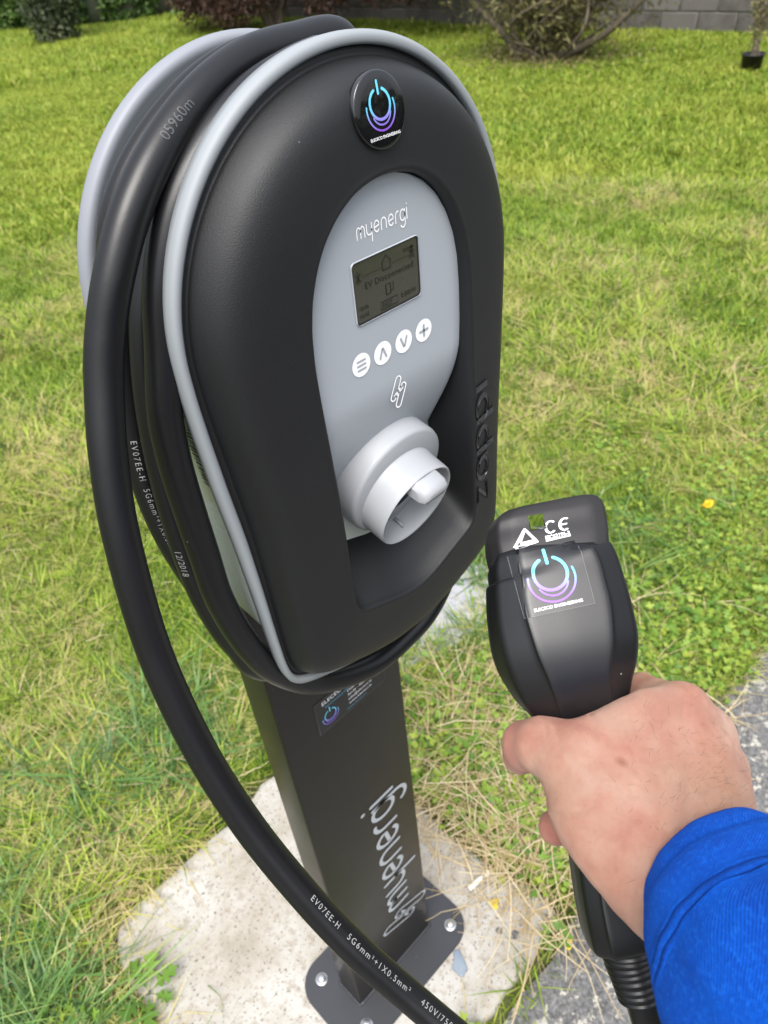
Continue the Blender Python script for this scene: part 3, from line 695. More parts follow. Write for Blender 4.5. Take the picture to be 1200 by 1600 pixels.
SEC_NOSE = [((-0.0223, 0.1257, -0.028), 0.02598, 0.0165, 0.016, 0.01681), ((-0.0224, 0.125, -0.0277), 0.02864, 0.0178, 0.0172, 0.01871), ((-0.0226, 0.1234, -0.0272), 0.03127, 0.019, 0.0185, 0.02021), ((-0.0227, 0.121, -0.0264), 0.03331, 0.02, 0.0195, 0.0217), ((-0.0228, 0.1174, -0.025), 0.03454, 0.0207, 0.0205, 0.02239), ((-0.0226, 0.1117, -0.024), 0.03522, 0.0212, 0.021, 0.02272), ((-0.0228, 0.1029, -0.019), 0.03482, 0.0208, 0.02, 0.02246), ((-0.0224, 0.0913, -0.014), 0.03331, 0.0198, 0.019, 0.02036)]
Y_SH = 0.092; Y_TIP = 0.125
def SLANT(y):   # the mouth and the shoulder line are cut at a slant
    return .06*min(1, max(0, (y-Y_SH+.030)/.030))+.15*min(1, max(0, (y-Y_SH)/(Y_TIP-Y_SH)))
def sec_ring(secs, i, grow=0.0, tilt=0.0, it=2, square=False):
    c, hw, f, b, fw = secs[i]; c = Vector(c)
    t = (Vector(secs[min(i+1, len(secs)-1)][0])-Vector(secs[max(i-1, 0)][0])).normalized() if not square else (Vector(secs[-1][0])-Vector(secs[0][0])).normalized()
    zf = Vector((math.sin(tilt), 0, math.cos(tilt))); zf = (zf-zf.dot(t)*t).normalized(); xr = t.cross(zf).normalized()
    if xr.x < 0: xr = -xr
    w_ = hw+grow; f_ = f+grow; b_ = b+grow; q = fw+grow*.5
    P = [(-w_, -.35*b_), (-w_, .22*f_), (-w_+(w_-q)*.20, f_*.66), (-q*1.05, f_*.925), (-q, f_), (0, f_*1.012), (q, f_), (q*1.05, f_*.925), (w_-(w_-q)*.20, f_*.66), (w_, .22*f_), (w_, -.35*b_), (w_*.62, -b_), (-w_*.62, -b_)]
    if square: P = [(-w_, -.5*b_), (-w_, .35*f_), (-w_+(w_-q)*.3, f_*.86), (-q, f_), (0, f_*1.01), (q, f_), (w_-(w_-q)*.3, f_*.86), (w_, .35*f_), (w_, -.5*b_), (w_*.7, -b_), (-w_*.7, -b_)]
    sl_ = SLANT(c.y)
    return [c+xr*a.x+zf*a.y+t*(-sl_*a.x if t.y < 0 else sl_*a.x) for a in chaikin([(x, y, 0) for x, y in P], it)]
def resample(secs, per=4):
    rows = [Vector(s[0]) for s in secs]; C = catmull(rows, per); out = []
    vals = [catmull([(s[1], s[2], s[3]) for s in secs], per), catmull([(s[4], 0, 0) for s in secs], per)]
    for c, a, b in zip(C, *vals): out.append((tuple(c), a.x, a.y, a.z, b.x))
    return out
body = resample(SEC_BODY)
rings = [sec_ring(body, i) for i in range(len(body))]
first = rings[0]; c0 = sum(first, Vector())/len(first)
tb0 = (Vector(body[4][0])-Vector(body[0][0])).normalized()
inner0 = [c0+(p-c0)*.86+tb0*.004 for p in first]
V, F = loft([inner0]+rings, cap0=True, cap1=True)
me = fixn(mesh('body', V, F)); me.set_sharp_from_angle(angle=math.radians(42)); plug_body = obj('body', me, M['plug'], plug)
nose = resample(SEC_NOSE, 4)
ro = [sec_ring(nose, i, square=True) for i in range(len(nose))]
ri = [sec_ring(nose, i, grow=-.0028, square=True) for i in range(len(nose))]
tn = (Vector(nose[-1][0])-Vector(nose[0][0])).normalized()
V, F = loft(list(reversed(ri[:-5]))+ro, cap0=True, cap1=True)
nme = fixn(mesh('nose', V, F, True)); nme.set_sharp_from_angle(angle=math.radians(45))
nose_o = obj('nose', nme, M['nose'], plug)
# square window through the nose: cut and baked
hc = Vector((-0.0321, 0.1197, -0.0035)); ex = Vector((.985, .17, 0)).normalized(); ey = Vector((-.17, .985, 0)).normalized(); ez = Vector((-.203, .012, 1))
cv = []
for sx in (-1, 1):
    for sy in (-1, 1):
        for sz in (-.10, .04): cv.append(hc+ex*.0043*sx+ey*.0042*sy+ez*sz)
cut = bpy.data.objects.new('cut', fixn(mesh('cut', cv, [(0,1,3,2),(4,6,7,5),(0,4,5,1),(2,3,7,6),(0,2,6,4),(1,5,7,3)], False))); COL.objects.link(cut); cut.parent = plug
md = nose_o.modifiers.new('b', 'BOOLEAN'); md.operation = 'DIFFERENCE'; md.object = cut; md.solver = 'EXACT'
bpy.context.view_layer.update(); dg = bpy.context.evaluated_depsgraph_get()
nm2 = bpy.data.meshes.new_from_object(nose_o.evaluated_get(dg)); nose_o.modifiers.clear()
if len(nm2.vertices) > 50: nose_o.data = nm2; nm2.name = 'nose'
bpy.data.objects.remove(cut)
nose_o.data.set_sharp_from_angle(angle=math.radians(45))
# contact block inside the nose
c1 = Vector(nose[6][0]); c2 = Vector(nose[-1][0])
cb = [[(c+(p-c)*.72) for p in sec_ring(nose, i, square=True)] for i, c in ((len(nose)-4, Vector(nose[len(nose)-4][0])), (len(nose)-1, c2))]
obj('contact_block', fixn(mesh('contact_block', *loft(cb, cap0=True, cap1=True))), M['nose'], plug)
# front surface lookup: project a point (x, y) on the front of the body / nose
from mathutils.bvhtree import BVHTree
def bvh(o): return BVHTree.FromPolygons([tuple(v.co) for v in o.data.vertices], [tuple(p.vertices) for p in o.data.polygons])
tb, tnn = bvh(plug_body), bvh(nose_o)
def front(x, y, h=.0003):
    best = None
    for t in (tb, tnn):
        r = t.ray_cast(Vector((x, y, .2)), Vector((0, 0, -1)))
        if r[0] is not None and (best is None or r[0].z > best): best = r[0].z
    return Vector((x, y, (best if best is not None else 0)+h))
def quadmap(q):   # unit square to a tilted quadrilateral given by its corners TL, TR, BR, BL in x, y
    def f(x, y):
        a = Vector(q[0]).lerp(Vector(q[1]), x); b = Vector(q[3]).lerp(Vector(q[2]), x); return b.lerp(a, y)
    return f
Q = [p[:2] for p in [(-0.0501, 0.1009, 0.01), (-0.0123, 0.1096, 0.01), (-0.0057, 0.0766, 0.02), (-0.0432, 0.0684, 0.02)]]
fm = quadmap(Q); n = 14
V = [front(*fm(i/n, j/n), .0004) for j in range(n+1) for i in range(n+1)]
F = [(j*(n+1)+i, j*(n+1)+i+1, (j+1)*(n+1)+i+1, (j+1)*(n+1)+i) for j in range(n) for i in range(n)]
st = obj('logo_sticker', (V, F), M['film'], plug)
def on_plug(f, h):
    return lambda x, y: front(*f(x, y), h)
def densify(P, k=12):
    out = []
    for a, b in zip(P, P[1:]):
        out += [(a[0]+(b[0]-a[0])*i/k, a[1]+(b[1]-a[1])*i/k) for i in range(k)]
    return out+[P[-1]]
edge2 = ribbon2d(densify([(1, .99), (1, 0), (0, 0), (.0, .99)]), .007, False)
obj('sticker_edge', mesh('sticker_edge', *place(edge2, on_plug(fm, .0006)), smooth=False), M['filmedge'], st)
asp = 1.08
obj('power_emblem', mesh('power_emblem', *place(power_logo(.238), lambda x, y: front(*fm(.50+x, .60+y*asp), .0008)), smooth=False), grad_mat('plug_gradient', 1, 0.081, 0.1021), st)
obj('lettering', mesh('lettering', *place(text2d('ELECECO ENGINEERING', .064, align='CENTER', bold=.012), lambda x, y: front(*fm(.50+x, .07+y*asp), .0008)), smooth=False), M['white'], st)
# nose marks
Qn = [p[:2] for p in [(-0.0466, 0.12, 0.0), (-0.0144, 0.1264, 0.0), (-0.0128, 0.1105, 0.005), (-0.0457, 0.1034, 0.005)]]
fn_ = quadmap(Qn)
tri = ribbon2d(densify([(.02,.10),(.27,.92),(.36,.88),(.64,.06),(.60,.0),(.04,.0),(.02,.10)],6), .06, False)
QT = [p[:2] for p in [(-0.0455, 0.115, 0.0), (-0.033, 0.1175, 0.0), (-0.0326, 0.1076, 0.005), (-0.0457, 0.1048, 0.005)]]; ft = quadmap(QT)
tri = j2([ribbon2d(densify([(.0,.05),(.50,.95),(1.0,.12),(.0,.05)],8), .12, False), ribbon2d(densify([(.26,.22),(.86,.24)],6), .10, False), ribbon2d(densify([(.46,.78),(.26,.26)],6), .09, False)])
obj('test_mark', mesh('test_mark', *place(tri, on_plug(ft, .0004)), smooth=False), M['white'], nose_o)
QC = [p[:2] for p in [(-0.0287, 0.12, 0.0), (-0.0144, 0.1228, 0.0), (-0.0149, 0.1158, 0.005), (-0.0287, 0.113, 0.005)]]; fc = quadmap(QC)
ce = j2([ribbon2d(arc(.30, .45, .20, .46, 45, 315, 18), .11, False), ribbon2d(arc(.88, .45, .20, .46, 55, 305, 18), .11, False), ribbon2d([(.68, .45), (.98, .45)], .11, False)])
obj('ce_mark', mesh('ce_mark', *place(ce, on_plug(fc, .0004)), smooth=False), M['white'], nose_o)
QI = [p[:2] for p in [(-0.0283, 0.1123, 0.005), (-0.0142, 0.1154, 0.005), (-0.0138, 0.113, 0.005), (-0.028, 0.1098, 0.005)]]; fi = quadmap(QI)
V2, F2 = text2d('IEC62196-2', 1.15, bold=.03); mx = max(v[0] for v in V2)
obj('lettering', mesh('lettering', *place(([(x/mx, y) for x, y in V2], F2), on_plug(fi, .0004)), smooth=False), M['white'], nose_o)
obj('underline', mesh('underline', *place(ribbon2d(densify([(0, -.28), (1, -.28)], 8), .24, False), on_plug(fi, .0004)), smooth=False), M['white'], nose_o)
# collar and ribbed strain relief
gp = [(0.0187, -0.1165, -0.0058), (0.02, -0.1221, -0.0055), (0.0209, -0.1269, -0.005), (0.0222, -0.1317, -0.0045), (0.0235, -0.1365, -0.004), (0.0249, -0.1421, -0.0038), (0.0262, -0.1477, -0.0035)]
path = catmull([Vector(q) for q in gp], 10); rr = []
for i in range(len(path)):
    t = i/(len(path)-1)
    r = .0158-.0038*t+.0005*(1 if math.sin(t*52) > 0 else -1)
    rr.append(r)
obj('strain_relief', fixn(mesh('strain_relief', *tube(path, rr, 36, up=Vector((0,0,1))))), M['plug'], plug)
# moulded side grips and trigger slot on the left flank
for u_, v_ in ():
    pass

# ================================================================== person: right hand and forearm reaching in
person = empty('person', 'right hand in a blue knitted sleeve gripping the black plug', 'person')
person.matrix_world = LM
CONES = [((0.0123, -0.0486, 0.08), 0.0215, (0.0248, -0.0624, 0.158), 0.026, 0), ((0.0353, -0.0282, 0.077), 0.02, (0.0449, -0.0445, 0.158), 0.026, 0), ((0.0228, -0.0357, 0.084), 0.02, (0.0324, -0.0493, 0.164), 0.027, 0), ((0.0215, -0.0365, 0.075), 0.0185, (0.0404, 0.0169, 0.02), 0.015, 0), ((0.031, -0.0344, 0.07), 0.019, (0.0564, 0.0036, 0.012), 0.0165, 0), ((0.0379, -0.0338, 0.068), 0.019, (0.0664, -0.0173, 0.002), 0.017, 0), ((0.0405, -0.0426, 0.062), 0.018, (0.07, -0.0425, -0.006), 0.016, 0), ((0.0142, -0.0468, 0.075), 0.0195, (-0.0104, -0.0222, 0.048), 0.0215, 0), ((0.0006, -0.0352, 0.058), 0.0205, (-0.02, -0.0057, 0.036), 0.0165, 0), ((-0.0036, -0.0073, 0.036), 0.0155, (0.0356, 0.0083, 0.028), 0.0155, 0), ((0.0004, -0.0245, 0.054), 0.021, (0.039, -0.0122, 0.036), 0.0195, 0), ((-0.0163, 0.0033, 0.028), 0.0125, (0.0223, 0.0173, 0.018), 0.0125, 0), ((0.0048, -0.0458, 0.068), 0.019, (-0.0162, -0.0254, 0.04), 0.017, 0), ((-0.0178, -0.0047, 0.034), 0.016, (-0.0325, 0.0002, 0.018), 0.0148, 1), ((-0.0325, 0.0002, 0.018), 0.0146, (-0.0395, -0.0042, 0.004), 0.0128, 1), ((-0.0395, -0.0042, 0.004), 0.0128, (-0.0394, -0.014, -0.01), 0.0108, 1), ((0.0409, 0.0185, 0.016), 0.0145, (0.033, 0.0188, -0.02), 0.0118, 2), ((0.033, 0.0188, -0.02), 0.0115, (0.0235, -0.0044, -0.048), 0.0105, 2), ((0.0235, -0.0044, -0.048), 0.0103, (-0.0045, -0.0263, -0.048), 0.0092, 2), ((0.0567, 0.0006, 0.008), 0.015, (0.0551, -0.0185, -0.042), 0.0118, 3), ((0.0551, -0.0185, -0.042), 0.0113, (0.0273, -0.0384, -0.054), 0.0104, 3), ((0.0273, -0.0384, -0.054), 0.0103, (-0.0074, -0.045, -0.036), 0.0092, 3), ((0.0646, -0.0222, -0.002), 0.015, (0.0586, -0.0495, -0.046), 0.0115, 4), ((0.0586, -0.0495, -0.046), 0.011, (0.0255, -0.0591, -0.048), 0.0104, 4), ((0.0255, -0.0591, -0.048), 0.0102, (-0.0199, -0.0563, -0.012), 0.0098, 4), ((0.065, -0.0433, -0.008), 0.014, (0.0579, -0.0725, -0.044), 0.0105, 5), ((0.0579, -0.0725, -0.044), 0.01, (0.0276, -0.0835, -0.042), 0.0092, 5), ((0.0276, -0.0835, -0.042), 0.009, (-0.0024, -0.0745, -0.01), 0.0082, 5)]
def sdf_cones(P, cones):
    """smooth union: strong inside one group and with the palm (group 0), crisp between fingers"""
    def cone(P, a, ra, b, rb):
        a = np.array(a); b = np.array(b); ab = b-a; t = np.clip(((P-a)@ab)/(ab@ab), 0, 1)
        return np.linalg.norm(P-(a+t[:, None]*ab), axis=1)-(ra+(rb-ra)*t)
    def smin(a, b, k): h = np.clip(.5+.5*(b-a)/k, 0, 1); return b*(1-h)+a*h-k*h*(1-h)
    G = {}
    for a, ra, b, rb, g in cones:
        d = cone(P, a, ra, b, rb); G[g] = smin(G[g], d, .012 if g == 0 else .004) if g in G else d
    d = G[0]
    for g in sorted(G):
        if g: d = smin(d, G[g], .0095 if g == 1 else .0060)
    return d
def surface_nets(fn, lo, hi, h):
    nx, ny, nz = [int(math.ceil((hi[i]-lo[i])/h))+1 for i in range(3)]
    gx, gy, gz_ = [lo[i]+h*np.arange(n) for i, n in enumerate((nx, ny, nz))]
    D = np.empty((nx, ny, nz))
    YY, ZZ = np.meshgrid(gy, gz_, indexing='ij'); yz = np.stack([YY.ravel(), ZZ.ravel()], 1)
    for i in range(nx):
        P = np.column_stack([np.full(len(yz), gx[i]), yz]); D[i] = fn(P).reshape(ny, nz)
    s = D < 0
    c = sum(s[i:nx-1+i, j:ny-1+j, k:nz-1+k].astype(np.int8) for i in (0,1) for j in (0,1) for k in (0,1))
    act = (c > 0) & (c < 8); idx = -np.ones(act.shape, int); cells = np.argwhere(act); idx[act] = np.arange(len(cells))
    acc = np.zeros((len(cells), 3)); cnt = np.zeros(len(cells)); ci = cells
    corners = [(i, j, k) for i in (0,1) for j in (0,1) for k in (0,1)]
    for a in corners:
        for ax_ in range(3):
            if a[ax_] == 1: continue
            b = list(a); b[ax_] = 1
            da = D[ci[:,0]+a[0], ci[:,1]+a[1], ci[:,2]+a[2]]; db = D[ci[:,0]+b[0], ci[:,1]+b[1], ci[:,2]+b[2]]
            m_ = (da < 0) != (db < 0); t = np.where(m_, da/np.where(m_, da-db, 1), 0)
            p = np.array(a, float)[None].repeat(len(ci), 0); p[:, ax_] += t
            acc[m_] += p[m_]; cnt[m_] += 1
    V = (ci+acc/np.maximum(cnt, 1)[:, None])*h+np.array(lo); F = []
    for ax_ in range(3):
        o1, o2 = [(1,2),(2,0),(0,1)][ax_]
        sl0 = [slice(None)]*3; sl1 = [slice(None)]*3; sl0[ax_] = slice(0, -1); sl1[ax_] = slice(1, None)
        ch_ = np.argwhere(s[tuple(sl0)] != s[tuple(sl1)])
        for e in ch_:
            if e[o1] == 0 or e[o2] == 0: continue
            q = []
            for du, dv in ((0,0),(-1,0),(-1,-1),(0,-1)):
                z_ = e.copy(); z_[o1] += du; z_[o2] += dv
                if (z_ >= np.array(act.shape)).any(): q = None; break
                q.append(idx[tuple(z_)])
            if q is None or min(q) < 0: continue
            if not s[tuple(e)]: q = q[::-1]
            F.append(tuple(int(v_) for v_ in q))
    return V, F
pts = np.array([c[0] for c in CONES]+[c[2] for c in CONES])
lo = pts.min(0)-.034; hi = pts.max(0)+.034
def skin_fn(P): return sdf_cones(P, CONES)
V, F = surface_nets(skin_fn, lo, hi, .0017)
def relax(V, F, it):
    n = len(V); E_ = set()
    for f in F:
        for a, b in zip(f, f[1:]+f[:1]): E_.add((min(a, b), max(a, b)))
    E_ = np.array(list(E_)); deg = np.bincount(E_.ravel(), minlength=n)[:, None]
    for _ in range(it):
        A = np.zeros_like(V); np.add.at(A, E_[:,0], V[E_[:,1]]); np.add.at(A, E_[:,1], V[E_[:,0]])
        V = V*.4+.6*A/np.maximum(deg, 1)
    return V
V = relax(V, F, 3)
# knuckle bumps, tendons and flexure creases as real relief
out = []
KN = [(0.0377, 0.0275, 0.035), (0.0576, 0.0074, 0.025), (0.0706, -0.0187, 0.01)]
TEN = [(0.0183, -0.0238, 0.09), (0.0361, 0.017, 0.035), (0.0239, -0.021, 0.09), (0.0514, 0.0023, 0.03)]
VEINS = [[(0.0281, -0.0182, 0.09), (0.0238, -0.0051, 0.08), (0.0337, 0.0056, 0.06), (0.0317, 0.0149, 0.05)], [(0.0112, -0.0294, 0.09), (0.0065, -0.0167, 0.08), (0.0131, -0.003, 0.07), (0.0127, 0.0054, 0.05)], [(0.0238, -0.0051, 0.08), (0.0161, 0.0015, 0.07)]]
CREASE = [((-0.0379, -0.0244, 0.04), (-0.0188, -0.0122, 0.05), 0.0011, 0.0016), ((-0.0087, 0.0242, 0.04), (-0.0129, 0.0071, 0.04), 0.0012, 0.0012), ((-0.0291, 0.0184, 0.04), (-0.0314, 0.0054, 0.04), 0.0009, 0.0007), ((-0.0333, 0.0177, 0.04), (-0.0353, 0.0071, 0.04), 0.0008, 0.0006), ((0.0152, -0.0167, 0.08), (0.0506, -0.0021, 0.06), 0.0012, 0.0006), ((0.0065, -0.0283, 0.08), (0.0414, -0.0165, 0.06), 0.0012, 0.0006)]
me = mesh('hand', V, F); me = fixn(me)
nrm = [v.normal.copy() for v in me.vertices]
for v, nn in zip(me.vertices, nrm):
    p = v.co; d = 0.0
    for k in KN: d += .0013*math.exp(-((p-Vector(k)).length/.011)**2)
    for a, b in ((0,1),(2,3)):
        A, B_ = Vector(TEN[a]), Vector(TEN[b]); ab = B_-A; t = max(0, min(1, (p-A).dot(ab)/ab.length_squared)); q = A+ab*t
        d += .0010*math.exp(-(((p-q)-nn*(p-q).dot(nn)).length/.0032)**2)
    d += .0011*noise.noise(p*38)+.0005*noise.noise(p*110)
    for vp in VEINS:
        for A, B_ in zip(vp, vp[1:]):
            A2, B2 = Vector(A), Vector(B_); ab = B2-A2; t = max(0, min(1, (p-A2).xy.dot(ab.xy)/ab.xy.length_squared)); q = A2+ab*t
            dd = (p-q).xy.length
            if dd < .006 and nn.z > 0: d += .00055*math.exp(-(dd/.0016)**2)
    # flexure creases: at the thumb root and across the wrist
    for (A, B_, w_, dp) in CREASE:
        A2, B2 = Vector(A), Vector(B_); ab = B2-A2; t = max(0, min(1, (p-A2).xy.dot(ab.xy)/ab.xy.length_squared)); q = A2+ab*t
        dd = (p-q).xy.length
        if dd < .006 and nn.z > -.2: d -= dp*math.exp(-(dd/w_)**2)*math.sin(PI*min(1, max(0, t*.9+.05)))
    v.co = p+nn*d
hand = obj('hand', me, None, person)
m = mat('skin', (.6,.4,.3), .42, sss=.12); c = coords(m)
n1 = noise_n(m, c, 34, 5, .6); n2 = noise_n(m, c, 150, 4, .65); n3 = noise_n(m, c, 420, 3, .6); n4 = noise_n(m, c, 14, 2)
col = ramp(m, n1.outputs[0], [(.30, (.68,.30,.215)), (.46, (.78,.415,.305)), (.58, (.83,.50,.375)), (.70, (.86,.57,.44))])
col = mix(m, ramp(m, n2.outputs[0], [(.48, (0,0,0)), (.75, (.35,.35,.35))]), col, (.62,.27,.20))
col = mix(m, ramp(m, n3.outputs[0], [(.66, (0,0,0)), (.76, (.35,.35,.35))]), col, (.36,.16,.09))
v = N(m, 'ShaderNodeTexVoronoi'); v.inputs['Scale'].default_value = 46; LK(m, c, v.inputs['Vector'])
col = mix(m, ramp(m, v.outputs['Distance'], [(.03, (.55,.55,.55)), (.07, (0,0,0))]), col, (.30,.11,.06))
for cc_, r0_, r1_, cl_, am in (((-0.0453, -0.0038, 0.005), .010, .026, (.66,.26,.21), .65), ((-0.0222, -0.0562, -0.01), .006, .022, (.70,.27,.22), .7), ((0.0398, 0.0272, 0.03), .006, .024, (.66,.30,.22), .4), ((0.04, -0.012, 0.07), .012, .040, (.50,.27,.16), .5), ((-0.0223, -0.0154, 0.045), .004, .020, (.74,.50,.33), .5), ((0.0032, 0.0123, 0.03), .004, .016, (.78,.55,.42), .6), ((-0.0018, 0.0045, 0.054), .0008, .0045, (.42,.15,.09), .8), ((0.0116, -0.0105, 0.07), .002, .012, (.64,.33,.25), .4)):
    ds_ = N(m, 'ShaderNodeVectorMath', operation='DISTANCE'); LK(m, c, ds_.inputs[0]); ds_.inputs[1].default_value = cc_
    dn_ = math_n(m, 'ADD', ds_.outputs['Value'], math_n(m, 'MULTIPLY', math_n(m, 'SUBTRACT', n2.outputs[0], .5), .012 if r0_ > .001 else .002))
    mr_ = N(m, 'ShaderNodeMapRange'); mr_.inputs[1].default_value = r0_; mr_.inputs[2].default_value = r1_; mr_.inputs[3].default_value = am; mr_.inputs[4].default_value = 0; LK(m, dn_, mr_.inputs[0])
    col = mix(m, mr_.outputs[0], col, cl_)
LK(m, col, bsdf(m).inputs['Base Color'])
v2 = N(m, 'ShaderNodeTexVoronoi', feature='DISTANCE_TO_EDGE'); v2.inputs['Scale'].default_value = 620
nd = noise_n(m, c, 200, 2); LK(m, mix(m, .25, c, nd.outputs[1], 'ADD'), v2.inputs['Vector'])
wv_ = N(m, 'ShaderNodeTexWave'); wv_.inputs['Scale'].default_value = 55; wv_.inputs['Distortion'].default_value = 9; wv_.inputs['Detail'].default_value = 3; LK(m, c, wv_.inputs['Vector'])
hgt = math_n(m, 'ADD', math_n(m, 'MULTIPLY', ramp(m, v2.outputs['Distance'], [(0, (0,0,0)), (.25, (1,1,1))]), .6), math_n(m, 'ADD', math_n(m, 'MULTIPLY', wv_.outputs[1], .5), n3.outputs[0]))
bump(m, hgt, .9, .0011); hand.data.materials.append(m); M['skin'] = m
# fine arm hair near the wrist
tb_h = BVHTree.FromPolygons([tuple(v.co) for v in hand.data.vertices], [tuple(p.vertices) for p in hand.data.polygons])
rh = random.Random(5); HV, HF = [], []
w0 = Vector((0.0197, -0.0154, 0.09))
dirw = (Vector((0.0244, 0.0022, 0.04))-Vector((0.0302, -0.041, 0.12))).normalized()
for _ in range(430):
    t = rh.random(); q = Vector((w0.x+rh.gauss(.010, .016), w0.y+rh.gauss(.004, .020), .2))
    r = tb_h.ray_cast(q, Vector((0,0,-1)))
    if r[0] is None: continue
    p0, nn = r[0], r[1]; g = (dirw*.2+Vector((rh.uniform(-.5,.9), rh.uniform(-.9,.5), 0))+nn*.3).normalized(); g2 = (g-nn*.25+Vector((rh.gauss(0,.3), rh.gauss(0,.3), 0))).normalized()
    ln = rh.uniform(.003, .007); a = p0; b = a+g*ln*.5; c_ = b+g2*ln*.5; sd_ = g.cross(nn).normalized()*.00005
    k = len(HV); HV += [a-sd_, a+sd_, b-sd_*.8, b+sd_*.8, c_]; HF += [(k, k+1, k+3, k+2), (k+2, k+3, k+4)]
hair = obj('arm_hair', (HV, HF), mat('arm_hair', (.10,.055,.03), .6), person); hair['kind'] = 'stuff'
# sleeve: loose cuff round the wrist, running back past the frame
SL = [((0.0314, -0.0418, 0.089), 0.0395), ((0.0324, -0.0427, 0.096), 0.042), ((0.0332, -0.0444, 0.104), 0.0445), ((0.0337, -0.0458, 0.116), 0.0475), ((0.0344, -0.0484, 0.129), 0.05), ((0.0342, -0.0506, 0.145), 0.052), ((0.0325, -0.0507, 0.162), 0.052), ((0.0353, -0.0548, 0.18), 0.055), ((0.0408, -0.0621, 0.198), 0.058), ((0.0496, -0.074, 0.215), 0.062)]
ctr = catmull([Vector(a) for a, r in SL], 10); rad = [q.x for q in catmull([(r, 0, 0) for a, r in SL], 10)]
last = ctr[-1]; dl = (ctr[-1]-ctr[-2]).normalized()
for k in range(1, 22): ctr.append(last+Vector((dl.x, dl.y, dl.z*.55)).normalized()*.012*k); rad.append(.062+.0006*k)
fr = frames(ctr, Vector((0, 0, 1))); rings = []; ns = 120; arcl = 0
t0, n0, b0 = fr[0]
def sleeve_r(i, a, p):
    s_ = i*.0024*0+acc_s[i]
    # two seam grooves run along the cuff, a third down the arm
    g = .0
    for s0_, w_, dp in ((.0415, .0014, .0007), (.0500, .0014, .0007)): g -= dp*math.exp(-((s_-s0_)/w_)**2)
    g += .0004*math.exp(-((s_-.0458)/.0028)**2)
    wr = .0028*noise.noise(Vector((math.cos(a)*2.2, math.sin(a)*2.2, s_*16)))+.0016*noise.noise(Vector((math.cos(a)*5, math.sin(a)*5, s_*42)))
    return rad[i]+g+wr*min(1, .35+s_*22)
acc_s = [0]
for a, b in zip(ctr, ctr[1:]): acc_s.append(acc_s[-1]+(b-a).length)
for i, (c_, (t, n_, b_)) in enumerate(zip(ctr, fr)):
    r = []
    for k in range(ns):
        a = 2*PI*k/ns; R_ = sleeve_r(i, a, None)
        e = .90+.10*abs(math.cos(a)) if False else 1.0
        r.append(c_+(n_*math.cos(a)*.93+b_*math.sin(a))*R_*e)
    rings.append(r)
# rolled hem at the mouth, then the inside
r0 = rings[0]; hem = []
for sc_, bk in ((.985, -.0012), (.955, -.0014), (.93, .0006), (.92, .004), (.90, .02), (.88, .06)):
    hem.append([ctr[0]+(q-ctr[0])*sc_+t0*bk for q in r0])
V, F = loft(list(reversed(hem))+rings, cap1=True)
sl = obj('sleeve', fixn(mesh('sleeve', V, F)), None, person)
me = sl.data; uv = me.uv_layers.new(name='UVMap'); nr = len(hem)+len(rings); arcs = [-.03]*len(hem)+acc_s
for poly in me.polygons:
    for li in poly.loop_indices:
        vi = me.loops[li].vertex_index; i, k = divmod(vi, ns); kk = k
        if k == 0 and any(me.loops[l].vertex_index % ns == ns-1 for l in poly.loop_indices): kk = ns
        uv.data[li].uv = (kk/ns*.30, arcs[min(i, nr-1)])
m = mat('royal_blue_jersey', (.012, .075, .42), 1.0, spec=.12); c = coords(m, 'UV')
bsdf(m).inputs['Sheen Weight'].default_value = .03; bsdf(m).inputs['Sheen Roughness'].default_value = .4; bsdf(m).inputs['Sheen Tint'].default_value = (.25,.4,1,1)
mp = N(m, 'ShaderNodeMapping'); mp.inputs['Rotation'].default_value = (0, 0, math.radians(58)); LK(m, c, mp.inputs[0])
wv1 = N(m, 'ShaderNodeTexWave'); wv1.inputs['Scale'].default_value = 360; wv1.inputs['Distortion'].default_value = .8; wv1.inputs['Detail'].default_value = 2; wv1.inputs['Detail Scale'].default_value = 40; LK(m, mp.outputs[0], wv1.inputs['Vector'])
mp2 = N(m, 'ShaderNodeMapping'); mp2.inputs['Rotation'].default_value = (0, 0, math.radians(-32)); LK(m, c, mp2.inputs[0])
wv2 = N(m, 'ShaderNodeTexWave'); wv2.inputs['Scale'].default_value = 520; LK(m, mp2.outputs[0], wv2.inputs['Vector'])
nf = noise_n(m, c, 60, 5, .6); nfi = noise_n(m, c, 520, 4, .75)
col = ramp(m, wv1.outputs[1], [(.1, (.001,.068,.42)), (.8, (.003,.090,.53))])
col = mix(m, ramp(m, nf.outputs[0], [(.40, (.0,.0,.0)), (.7, (.55,.55,.55))]), col, (.004,.042,.33))
col = mix(m, ramp(m, nfi.outputs[0], [(.50, (0,0,0)), (.66, (.6,.6,.6))]), col, (.012,.15,.68))
sep = N(m, 'ShaderNodeSeparateXYZ'); LK(m, c, sep.inputs[0])
def spot(u0, v0, su, sv):
    a = math_n(m, 'POWER', math_n(m, 'DIVIDE', math_n(m, 'SUBTRACT', sep.outputs[0], u0), su), 2); b = math_n(m, 'POWER', math_n(m, 'DIVIDE', math_n(m, 'SUBTRACT', sep.outputs[1], v0), sv), 2)
    return math_n(m, 'LESS_THAN', math_n(m, 'ADD', a, b), 1)
for s0_ in (.0415, .0500):   # stitching lines on the cuff
    d_ = math_n(m, 'ABSOLUTE', math_n(m, 'SUBTRACT', sep.outputs[1], s0_)); col = mix(m, math_n(m, 'MULTIPLY', math_n(m, 'LESS_THAN', d_, .0007), .7), col, (.002,.016,.14))
oc = coords(m); sp_ = N(m, 'ShaderNodeVectorMath', operation='DISTANCE'); LK(m, oc, sp_.inputs[0]); sp_.inputs[1].default_value = (0.0045, -0.0301, 0.125)
